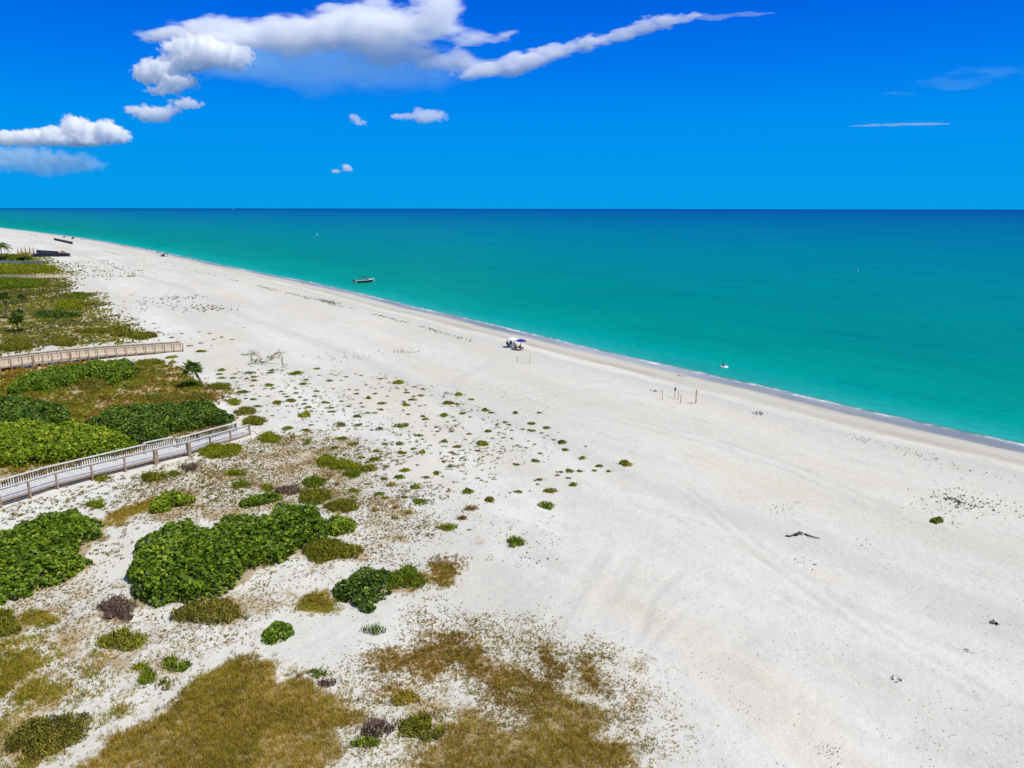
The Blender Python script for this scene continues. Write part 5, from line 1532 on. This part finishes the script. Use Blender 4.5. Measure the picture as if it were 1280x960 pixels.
mb.tube([Vector((0, 0, .8)), (b_ - a) / 2 + Vector((0, 0, .68)), (b_ - a) + Vector((0, 0, .85))], .010, 5)
o = mb.build('marker_rope', MT['stake']); o.location = a; tag(o, 'sagging rope tied between the roped pair of stakes', 'rope')

# ================================================================== BOAT
def boat(px, py, rz):
    p = at_sea(px, py, 0)
    root = empty('motor_boat', p, rz); tag(root, 'white motor boat with black hull sides and navy sun top anchored near the shore', 'boat')
    st = [-3.5, -2.4, -1.0, .4, 1.6, 2.6, 3.3, 3.8]
    hb = [1.20, 1.26, 1.28, 1.26, 1.12, .82, .45, .04]
    sh = [.98, .98, 1.0, 1.04, 1.10, 1.18, 1.26, 1.32]
    kl = [-.32, -.34, -.36, -.36, -.32, -.18, .10, .62]
    V, F, mi = [], [], []
    for x, b_, s, k in zip(st, hb, sh, kl):
        c = max(.02, k + .42); xs = x
        prof = [(0, k), (b_ * .78, lerp(k, c, .9)), (b_ * .86, c + .06), (b_ * .97, s - .16), (b_, s)]
        row = [(xs, -y, z) for y, z in prof[::-1]] + [(xs, y, z) for y, z in prof[1:]]
        V += row
    n = 9
    for i in range(len(st) - 1):
        for j in range(n - 1):
            F.append((i * n + j, i * n + j + 1, (i + 1) * n + j + 1, (i + 1) * n + j)); mi.append(1 if j in (1, 6) else 0)
    F.append(tuple(range(n))); mi.append(0)
    me = bpy.data.meshes.new('hull'); me.from_pydata(V, [], F); me.materials.append(MT['white']); me.materials.append(MT['black'])
    me.polygons.foreach_set('material_index', mi); me.update(); link('hull', me, root)
    # deck: foredeck, side decks, cockpit floor and inner walls
    mb = MB()
    i0 = 4
    fv = []
    for i in range(i0, len(st)):
        fv.append([(st[i], -hb[i], sh[i] + .01), (st[i], 0, sh[i] + .10 * (1 - (i - i0) / 4)), (st[i], hb[i], sh[i] + .01)])
    vv = [q for r in fv for q in r]; ff = []
    for i in range(len(fv) - 1):
        for j in (0, 1): ff.append((i * 3 + j, (i + 1) * 3 + j, (i + 1) * 3 + j + 1, i * 3 + j + 1))
    mb.add(vv, ff)
    for s in (-1, 1):
        vv = []
        for i in range(0, i0 + 1): vv += [(st[i], s * hb[i], sh[i] + .01), (st[i], s * (hb[i] - .22), sh[i] + .02), (st[i], s * (hb[i] - .24), .30)]
        ff = []
        for i in range(i0):
            for j in (0, 1): ff.append((i * 3 + j, i * 3 + j + 1, (i + 1) * 3 + j + 1, (i + 1) * 3 + j))
        mb.add(vv, ff)
    mb.add([(-3.3, -1.0, .30), (1.6, -.95, .30), (1.6, .95, .30), (-3.3, 1.0, .30)], [(0, 1, 2, 3)])
    mb.add([(1.6, -1.1, .30), (1.6, 1.1, .30), (1.6, 1.1, 1.12), (1.6, -1.1, 1.12)], [(0, 1, 2, 3)])
    mb.box((-3.35, 0, .55), .28, 2.2, .5)
    mb.build('deck', MT['white'], root)
    mb = MB(); mb.box((-3.75, 0, .22), .5, 1.9, .07); mb.build('swim_platform', MT['white'], root)
    mb = MB(); mb.box((.75, -.45, .72), .55, .62, .8); mb.box((.75, .62, .66), .55, .5, .7); mb.build('console', MT['white'], root)
    mb = MB()
    mb.add([(1.55, -1.02, .98), (1.55, 1.02, .98), (1.15, .95, 1.42), (1.15, -.95, 1.42)], [(0, 1, 2, 3)])
    for s in (-1, 1): mb.add([(1.55, s * 1.02, .98), (.35, s * 1.06, .95), (.35, s * 1.0, 1.36), (1.15, s * .95, 1.42)], [(0, 1, 2, 3)])
    o = mb.build('windscreen', MT['glass'], root); so_ = o.modifiers.new('t', 'SOLIDIFY'); so_.thickness = .02
    for x, y, w_ in ((-.1, -.45, .55), (-.1, .62, .5)):
        m2 = MB(); m2.box((x, y, .55), .5, w_, .14); m2.box((x - .24, y, .82), .12, w_, .5); m2.build('seat', MT['white_cloth'], root)
    mb = MB(); mb.box((-2.75, 0, .55), .6, 1.7, .16); mb.box((-3.08, 0, .82), .12, 1.7, .45); mb.build('bench_seat', MT['dark_cloth'], root)
    # sun top
    V = []; nx, ny = 8, 8
    for i in range(nx + 1):
        for j in range(ny + 1):
            x = lerp(-1.7, .95, i / nx); y = lerp(-1.08, 1.08, j / ny)
            V.append((x, y, 2.28 - .20 * (2 * j / ny - 1) ** 2 - .05 * (2 * i / nx - 1) ** 2))
    F = [(i * (ny + 1) + j, (i + 1) * (ny + 1) + j, (i + 1) * (ny + 1) + j + 1, i * (ny + 1) + j + 1) for i in range(nx) for j in range(ny)]
    me = bpy.data.meshes.new('sun_top'); me.from_pydata(V, [], F); me.materials.append(MT['navy']); o = link('sun_top', me, root); so_ = o.modifiers.new('t', 'SOLIDIFY'); so_.thickness = .04
    mb = MB()
    for s in (-1, 1):
        for x in (-1.65, -.4, .9): mb.tube([(-.4, s * 1.15, .85), (x, s * 1.06, 2.06)], .018, 6)
    mb.build('top_frame', MT['metal'], root)
    mb = MB(); mb.tube([(1.9, -.95, 1.0), (1.9, -.95, 1.3), (3.5, -.2, 1.5), (3.5, .2, 1.5), (1.9, .95, 1.3), (1.9, .95, 1.0)], .016, 6); mb.build('bow_rail', MT['metal'], root)
    mo = empty('outboard_motor', (0, 0, 0)); mo.parent = root
    mb = MB(); mb.box((-4.05, 0, 1.0), .55, .42, .52); o = mb.build('cowling', MT['black'], mo); bv = o.modifiers.new('b', 'BEVEL'); bv.width = .09; bv.segments = 3
    mb = MB(); mb.box((-4.0, 0, .35), .26, .16, .95); mb.box((-3.72, 0, .62), .35, .3, .25); mb.build('shaft', MT['dark_cloth'], mo)
    mb = MB(); mb.tube([(3.7, 0, 1.1), (4.6, .1, .3), (5.5, .2, -.3)], .012, 5); mb.build('anchor_line', MT['white_vinyl'], root)
boat(455.5, 353.3, math.radians(33))

# swimmer lounging in a white ring
def floater():
    p = at_sea(905, 459.3, 0)
    ring = bmesh.new()
    n, k = 28, 12
    vs = [[ring.verts.new(((.52 + .17 * math.cos(2 * PI * j / k)) * math.cos(2 * PI * i / n), (.52 + .17 * math.cos(2 * PI * j / k)) * math.sin(2 * PI * i / n), .10 + .17 * math.sin(2 * PI * j / k))) for j in range(k)] for i in range(n)]
    for i in range(n):
        for j in range(k): ring.faces.new((vs[i][j], vs[(i + 1) % n][j], vs[(i + 1) % n][(j + 1) % k], vs[i][(j + 1) % k]))
    me = bpy.data.meshes.new('swim_ring'); ring.to_mesh(me); ring.free(); me.materials.append(MT['white_vinyl'])
    for f in me.polygons: f.use_smooth = True
    o = link('swim_ring', me); o.location = p; tag(o, 'white inflatable ring floating off the beach with a bather in it', 'swim ring')
    pr = person(Vector(p) + Vector((0, .1, -.42)), math.radians(-70), 'sit', 'bather in dark swimwear lounging in the white inflatable ring', 'skin_tan', 'dark_cloth', 'dark_cloth', 'people in the water')
floater()

def buoy(px, py, R, label):
    p = at_sea(px, py, 0)
    root = empty('marker_buoy', p); tag(root, label, 'buoy')
    mb = MB(); mb.tube([(0, 0, -R), (0, 0, -R * .7), (0, 0, 0), (0, 0, R * .7), (0, 0, R)], [R * .3, R * .75, R, R * .75, R * .3], 14); mb.build('float', MT['buoy'], root, smooth=True)
    mb = MB(); mb.tube([(0, 0, R), (0, 0, R * 4)], [R * .3, R * .22], 8); mb.build('pole', MT['buoy'], root)
buoy(396.5, 294, .55, 'white marker buoy far out off the distant beach')
buoy(1072.5, 338.5, .22, 'small white marker buoy on the open sea, far from the shore')
# far sail
p = at_sea(291.5, 261.6, 0)
root = empty('sailing_boat', p); tag(root, 'tiny white sail on the horizon', 'sailing boat')
D_ = mpp(p) * .55
mb = MB(); mb.add([(-.2 * D_, 0, .5 * D_), (1.0 * D_, 0, .5 * D_), (-.2 * D_, 0, 2.6 * D_), (-.2 * D_, .06 * D_, .5 * D_), (1.0 * D_, .06 * D_, .5 * D_), (-.2 * D_, .06 * D_, 2.6 * D_)], [(0, 1, 2), (5, 4, 3), (0, 3, 4, 1), (1, 4, 5, 2), (2, 5, 3, 0)]); mb.build('sail', MT['white_cloth'], root)
mb = MB(); mb.add([(-1.0 * D_, -.2 * D_, .4 * D_), (1.2 * D_, 0, .45 * D_), (-1.0 * D_, .2 * D_, .4 * D_), (-.8 * D_, 0, -.1 * D_), (.8 * D_, 0, -.1 * D_)], [(0, 1, 2), (0, 3, 4, 1), (2, 1, 4, 3), (0, 2, 3)]); mb.build('hull', MT['white'], root)

# ================================================================== DISTANT BEACH
def cabana(p, rz, label, W=1.12, mats=('navy', 'slate'), group='dark beach cabanas in rows'):
    root = empty('beach_cabana', p, rz); tag(root, label, 'cabana', group)
    n = 10; V, F = [], []
    for i in range(n + 1):
        a = -.2 + (PI * .95 + .2) * i / n
        for x in (-W / 2, W / 2): V.append((x, -.35 + .75 * math.cos(PI - a), 0.45 + 1.35 * math.sin(a)))
    for i in range(n): F.append((2 * i, 2 * i + 1, 2 * i + 3, 2 * i + 2))
    me = bpy.data.meshes.new('hood'); me.from_pydata(V, [], F); me.materials.append(MT[mats[0]]); o = link('hood', me, root); so_ = o.modifiers.new('t', 'SOLIDIFY'); so_.thickness = .03
    mb = MB(); mb.box((0, .1, .36), W * .95, 1.7, .14); mb.build('mattress', MT[mats[1]], root)
    mb = MB(); mb.box((0, .1, .15), W, 1.8, .26); mb.build('base', MT['dark_cloth'], root)
    return root
c0 = None
def row_of(pxs, group, lab, rz):
    global c0
    for px, py in pxs:
        p = at(px, py)
        if c0 is None:
            c0 = cabana(p, rz, lab); c0['group'] = group; o = c0
        else:
            o = copy_tree(c0); o.location = p; o.rotation_euler.z = rz + random.uniform(-.08, .08); o['label'] = lab; o['group'] = group
row_of([(lerp(42, 86.5, k / 15), lerp(321.0, 320.6, k / 15)) for k in range(16)], 'front row of dark cabanas', 'dark blue hooded cabana in the front row by the yellowing palm', 0.1)
row_of([(lerp(48, 72, k / 8), lerp(316.4, 318.0, k / 8)) for k in range(9)], 'back row of dark cabanas', 'dark blue hooded cabana in the back row, seaward of the front row', 0.1)
row_of([(lerp(68.5, 90, k / 11), lerp(300.4, 305.2, k / 11)) for k in range(12)], 'slanting line of cabanas near the water', 'dark cabana in the slanting line close to the distant waterline', 0.5)

def hut(px, py):
    p = at(px, py); root = empty('thatched_kiosk', p); tag(root, 'small brown thatched kiosk at the seaward end of the cabana rows', 'kiosk')
    for sx_ in (-1, 1):
        for sy in (-1, 1):
            m2 = MB(); m2.tube([(sx_ * 1.0, sy * 1.0, -.2), (sx_ * 1.0, sy * 1.0, 1.9)], .09, 7); m2.build('post', MT['brown_wood'], root)
    mb = MB(); mb.box((0, 0, .55), 1.9, 1.9, 1.0); mb.build('counter', MT['brown_wood'], root)
    mb = MB(); mb.add([(-1.6, -1.6, 1.75), (1.6, -1.6, 1.75), (1.6, 1.6, 1.75), (-1.6, 1.6, 1.75), (-.2, -.2, 3.0), (.2, -.2, 3.0), (.2, .2, 3.0), (-.2, .2, 3.0)], [(3, 2, 1, 0), (0, 1, 5, 4), (1, 2, 6, 5), (2, 3, 7, 6), (3, 0, 4, 7), (4, 5, 6, 7)]); mb.build('roof', MT['thatch'], root)
hut(79, 320.3)

def folded(px, py, H, lab):
    p = at(px, py); root = empty('folded_parasol', p); tag(root, lab, 'parasol', 'tall brown folded parasols')
    mb = MB(); mb.tube([(0, 0, -.3), (0, 0, H)], .06, 7); mb.build('pole', MT['brown_wood'], root)
    mb = MB(); mb.tube([(0, 0, H * .30), (0, 0, H * .40), (0, 0, H * .7), (0, 0, H * 1.02)], [.42, .34, .22, .05], 10); mb.build('canopy', MT['thatch'], root)
for px, py, H, lab in ((23.5, 321, 4.4, 'tall brown folded parasol at the landward end of its row, behind the yellowing palm'), (28, 321, 5.0, 'second folded brown parasol from the coconut palm'), (33, 321, 5.3, 'middle folded brown parasol straight behind the yellowing palm crown'),
                       (38.5, 321, 5.8, 'tallest brown folded parasol, just seaward of the yellowing palm'), (43, 321, 5.2, 'brown folded parasol next to the first dark cabana')):
    folded(px, py, H, lab)

def beach_tent(px, py, W, H, label):
    p = at(px, py); root = empty('beach_tent', p, FACE); tag(root, label, 'tent')
    n, k = 12, 6; V, F = [], []
    for i in range(n + 1):
        for j in range(k + 1):
            a = PI * i / n; t = j / k
            V.append((W / 2 * math.cos(a), lerp(.8, -.9, t), max(0, H * math.sin(a) * (1 - .75 * t ** 2))))
    for i in range(n):
        for j in range(k): F.append((i * (k + 1) + j, i * (k + 1) + j + 1, (i + 1) * (k + 1) + j + 1, (i + 1) * (k + 1) + j))
    me = bpy.data.meshes.new('shell'); me.from_pydata(V, [], F); me.materials.append(MT['slate']); o = link('shell', me, root); so_ = o.modifiers.new('t', 'SOLIDIFY'); so_.thickness = .03
    mb = MB(); mb.box((0, 0, .03), W * .95, 1.6, .04); mb.build('groundsheet', MT['dark_cloth'], root)
beach_tent(91, 298.6, 3.0, 1.9, 'bigger dark beach tent close to the distant waterline')
beach_tent(80, 296.8, 2.2, 1.2, 'smaller low dark beach tent beyond the bigger one')
beach_tent(203.5, 320.6, 2.2, 1.5, 'slate beach tent in the middle of the distant waterside group')
parasol(197.5, 319.4, 1.1, 2.0, ['slate'], 'slate umbrella at the landward side of the distant waterside group')
parasol(207.5, 320.9, 1.0, 1.9, ['dark_cloth'], 'charcoal umbrella at the seaward side of the distant waterside group')
person(at(200.5, 319.9), FACE, 'stand', 'person standing between the slate umbrella and the slate tent', 'skin_tan', 'dark_cloth', 'dark_cloth')
person(at(209.8, 320.6), FACE, 'stand', 'person standing beside the charcoal umbrella', 'skin', 'slate', 'dark_cloth')
person(at(39.3, 294.8), .6, 'walk', 'distant walker ahead of the other one on the far beach', 'skin_tan', None, 'dark_cloth')
person(at(46.3, 295.2), .6, 'walk', 'distant walker in dark clothes following another on the far beach', 'skin_tan', 'dark_cloth', 'dark_cloth')
person(at(65, 295.0), 1.2, 'stand', 'lone figure at the water on the far beach', 'skin_tan', 'slate', 'dark_cloth')
person(at(153, 308.6), 2.2, 'walk', 'person strolling along the waterline between the tents and the distant group', 'skin', 'dark_cloth', 'dark_cloth')
pw = at_sea(236.5, 320.2, 0); person(Vector(pw) + Vector((0, 0, -.35)), -1, 'stand', 'bather standing knee deep off the distant waterside group', 'skin_tan', None, 'slate', 'people in the water')
pw = at_sea(238.5, 320.6, 0); person(Vector(pw) + Vector((0, 0, -.35)), 1, 'stand', 'second bather facing the one standing knee deep', 'skin', 'dark_cloth', 'dark_cloth', 'people in the water')

# ================================================================== CLOUDS
def cloud_mat(dens, aniso, feat, amp, lo, hi, stretch, blobs3, seed, warp, colour):
    """vapour whose density falls off round a set of ellipsoids (centre, inverse radii), bent and torn by noise; feat in metres"""
    m = bpy.data.materials.new('cloud_vapour'); m.use_nodes = True; nt = m.node_tree
    nt.nodes.remove(nt.nodes['Principled BSDF'])
    v = node(nt, 'ShaderNodeVolumePrincipled')
    v.inputs['Color'].default_value = (*colour, 1); v.inputs['Anisotropy'].default_value = aniso
    pos = geo_pos(nt)
    mp = node(nt, 'ShaderNodeMapping'); mp.inputs['Scale'].default_value = stretch; mp.inputs['Location'].default_value = (seed * 700, 0, 0)
    nt.links.new(pos, mp.inputs['Vector'])
    wn = node(nt, 'ShaderNodeTexNoise'); wn.inputs['Scale'].default_value = 1.0 / (feat * 1.1); wn.inputs['Detail'].default_value = 3
    nt.links.new(mp.outputs[0], wn.inputs['Vector'])
    w0 = node(nt, 'ShaderNodeVectorMath', operation='SUBTRACT'); nt.links.new(wn.outputs['Color'], w0.inputs[0]); w0.inputs[1].default_value = (.5, .5, .5)
    w1_ = node(nt, 'ShaderNodeVectorMath', operation='SCALE'); nt.links.new(w0.outputs[0], w1_.inputs[0]); w1_.inputs['Scale'].default_value = warp * feat
    wp = node(nt, 'ShaderNodeVectorMath', operation='ADD'); nt.links.new(pos, wp.inputs[0]); nt.links.new(w1_.outputs[0], wp.inputs[1])
    f = noise_n(nt, mp.outputs[0], 1.0 / (feat * .55), 7, .62)
    tot = None
    for c, inv in blobs3:
        a = node(nt, 'ShaderNodeVectorMath', operation='SUBTRACT'); nt.links.new(wp.outputs[0], a.inputs[0]); a.inputs[1].default_value = c
        b_ = node(nt, 'ShaderNodeVectorMath', operation='MULTIPLY'); nt.links.new(a.outputs[0], b_.inputs[0]); b_.inputs[1].default_value = inv
        d_ = node(nt, 'ShaderNodeVectorMath', operation='DOT_PRODUCT'); nt.links.new(b_.outputs[0], d_.inputs[0]); nt.links.new(b_.outputs[0], d_.inputs[1])
        x = math_n(nt, 'SUBTRACT', 1.0, math_n(nt, 'MULTIPLY', d_.outputs['Value'], .5), clamp=True)
        x = math_n(nt, 'MULTIPLY', x, x)
        tot = x if tot is None else math_n(nt, 'ADD', tot, x)
    fld = math_n(nt, 'ADD', math_n(nt, 'MINIMUM', tot, 1.1), math_n(nt, 'MULTIPLY', math_n(nt, 'SUBTRACT', f, .5), amp))
    edge = maprange(nt, tot, .05, .22, 0, 1, True)
    nt.links.new(math_n(nt, 'MULTIPLY', maprange(nt, fld, lo, hi, 0, dens, True), edge), v.inputs['Density'])
    nt.links.new(v.outputs[0], nt.nodes['Material Output'].inputs['Volume'])
    m.cycles.volume_step_rate = .13
    return m

def chain(pts, n):
    """ellipses strung along a line of (x, y, rx, ry)"""
    p = np.array(pts, float); t = np.linspace(0, len(p) - 1, n)
    r = np.random.default_rng(len(pts) * 7 + n)
    return [tuple(np.array([np.interp(u, range(len(p)), p[:, j]) for j in range(4)]) * np.array([1, 1, r.uniform(.9, 1.2), r.uniform(.8, 1.2)]) + np.array([0, r.normal() * .6, 0, 0])) for u in t]

def cloud(label, blobs, dist, dens, amp=2.6, depth=1.0, group=None, feat=28.0, lo=.30, hi=.75, seed=0.0, stretch=(1, 1, 1), aniso=-.05, vox=2.2, warp=1.1, colour=(1, 1, 1)):
    """blobs: ellipses on the sky in photo pixels; each becomes a lump of real depth"""
    k = dist / FPX
    bm = bmesh.new(); B3 = []
    for cx, cy_, rx, ry in blobs:
        u = unit(ray(cx, cy_)); c = np.array((0, 0, CAM_H)) + u * dist / float(np.dot(u, A_F))
        rd = max(ry, min(rx, ry * 1.8)) * depth
        R3 = np.array([rx, rd, ry]) * k
        B3.append((tuple(c), tuple(1.0 / R3)))
        r = bmesh.ops.create_icosphere(bm, subdivisions=3, radius=1.0)
        for v in r['verts']: v.co = Vector(c + np.array(v.co) * R3 * 1.45)
    me = bpy.data.meshes.new('cloud_src'); bm.to_mesh(me); bm.free()
    o = bpy.data.objects.new('tmp', me); COL.objects.link(o)
    md = o.modifiers.new('r', 'REMESH'); md.mode = 'VOXEL'; md.voxel_size = vox * k
    bpy.context.view_layer.update()
    dg = bpy.context.evaluated_depsgraph_get()
    out = bpy.data.meshes.new_from_object(o.evaluated_get(dg)); bpy.data.objects.remove(o)
    out.name = 'cloud'; out.materials.clear()
    out.materials.append(cloud_mat(dens / k, aniso, feat * k, amp, lo, hi, stretch, B3, seed, warp, colour))
    return tag(link('cloud', out), label, 'cloud', group)

G_C = 'clouds over the sea'
D_C = 9000
cloud('big white anvil cloud spreading across the top of the sky', [(182, 41, 24, 7), (215, 40, 40, 11), (250, 41, 48, 14), (300, 44, 60, 18), (360, 46, 60, 21), (420, 42, 60, 23), (462, 34, 55, 23), (425, 14, 32, 10), (475, 10, 30, 12), (505, 38, 60, 22), (545, 24, 36, 18), (595, 44, 46, 9), (625, 47, 26, 5), (560, 8, 24, 11), (535, -2, 22, 9), (430, -8, 20, 6)],
      D_C, .11, amp=3.8, group=G_C, seed=1.0, feat=30, stretch=(.5, 1, 1.3), lo=.20, hi=1.25, warp=1.5)
cloud('soft seaward underside of the anvil cloud, above the start of the long tail', [(500, 62, 46, 13), (550, 74, 46, 13), (600, 84, 34, 10), (465, 66, 40, 13)], D_C * 1.02, .065, amp=3.6, warp=1.5, group=G_C, seed=11.0, feat=30, stretch=(.5, 1, 1.2), lo=.20, hi=1.0)
cloud('lumpy cloud column hanging below the landward tip of the anvil', [(182, 94, 16, 11), (205, 85, 26, 12), (238, 77, 30, 12), (222, 102, 28, 10), (206, 113, 22, 7), (250, 62, 30, 18), (222, 62, 20, 10), (285, 70, 34, 14)],
      D_C * .97, .20, amp=3.2, warp=1.3, group=G_C, seed=4.0, feat=14, lo=.30, hi=.70)
cloud('ragged small cloud at the foot of the lumpy column', [(184, 141, 22, 9), (212, 139, 18, 6), (164, 137, 10, 4), (196, 146, 16, 7), (235, 130, 22, 7)], D_C * .97, .15, amp=3.4, warp=1.4, group=G_C, seed=14.0, feat=12, lo=.30, hi=.8)
cloud('thin blue white veil under the anvil cloud', [(290, 66, 80, 20), (370, 74, 90, 23), (460, 80, 90, 23), (320, 86, 80, 20), (420, 94, 90, 22), (520, 92, 70, 18)], D_C * 1.08, .010, colour=(.55, .88, 1), amp=2.6, group=G_C, seed=7.0, feat=44, stretch=(.5, 1, 1.2), lo=.15, hi=1.2)
cloud('long white cloud tail sweeping up and seaward from the anvil', chain([(585, 94, 22, 7), (625, 86, 24, 8), (655, 78, 24, 9), (690, 67, 24, 8), (725, 57, 22, 7.5), (765, 47, 22, 6), (800, 36, 22, 7), (835, 26, 20, 6.5), (868, 20, 14, 4)], 18), D_C, .13, amp=3.8, warp=1.4, group=G_C, seed=9.0, feat=15, stretch=(.5, 1, 1.1), lo=.30, hi=1.0)
cloud('faint wisp off the upper end of the long cloud tail', chain([(880, 21, 16, 2.4), (920, 20, 18, 2.4), (960, 15, 14, 1.8)], 9), D_C, .05, amp=2.4, group=G_C, seed=2.0, feat=14, vox=.9, stretch=(.4, 1, 1))
cloud('puffy white cumulus low over the distant beach', [(-30, 172, 30, 8), (10, 172, 25, 8), (42, 170, 24, 9), (35, 177, 40, 6), (70, 169, 18, 11), (92, 157, 14, 13), (107, 165, 19, 15), (133, 161, 14, 12), (149, 168, 14, 9), (92, 176, 66, 7)], D_C * 1.2, .28, amp=2.9, group=G_C, seed=5.0, feat=11, lo=.32, hi=.6, warp=1.0)
cloud('pale grey blue cloud base fading below the puffy cumulus', [(-20, 197, 50, 14), (40, 197, 55, 15), (95, 203, 38, 11), (60, 211, 50, 9)], D_C * 1.25, .035, colour=(.75, .92, 1), amp=3.2, group=G_C, seed=6.0, feat=18, lo=.25, hi=1.1)
cloud('small flat cloud alone under the anvil', [(518, 147, 28, 5.5), (540, 146, 20, 8), (527, 140, 10, 5), (500, 144, 14, 3.5)], D_C, .10, amp=2.6, group=G_C, seed=8.0, feat=13, lo=.28, hi=.95, vox=1.2)
cloud('tiny torn cloud left of the small flat one', [(444, 149, 7, 4.5), (452, 154, 10, 3), (441, 145, 5, 3)], D_C, .13, amp=2.6, group=G_C, seed=3.0, feat=7, vox=.9)
cloud('tiny round puff lowest above the sea', [(432, 209, 5.5, 5.5), (436, 211, 6, 4), (420, 214, 7, 2.6)], D_C, .2, amp=2.4, group=G_C, seed=3.5, feat=5, vox=.9)
cloud('thin straight white streak on the seaward side of the sky', chain([(1075, 157, 16, 1.2), (1110, 156, 16, 1.5), (1150, 155, 16, 1.7), (1180, 154.5, 14, 1.1)], 10), D_C, .10, amp=1.8, group=G_C, seed=2.5, vox=.7, feat=12, stretch=(.4, 1, 1), warp=.3)
cloud('barely visible veil above the thin straight streak', [(1190, 104, 60, 6), (1250, 92, 70, 8), (1130, 116, 40, 4)], D_C, .014, colour=(.5, .88, 1), amp=2.6, group=G_C, seed=1.5, feat=30, lo=.25, hi=1.2, stretch=(.35, 1, 1.3))
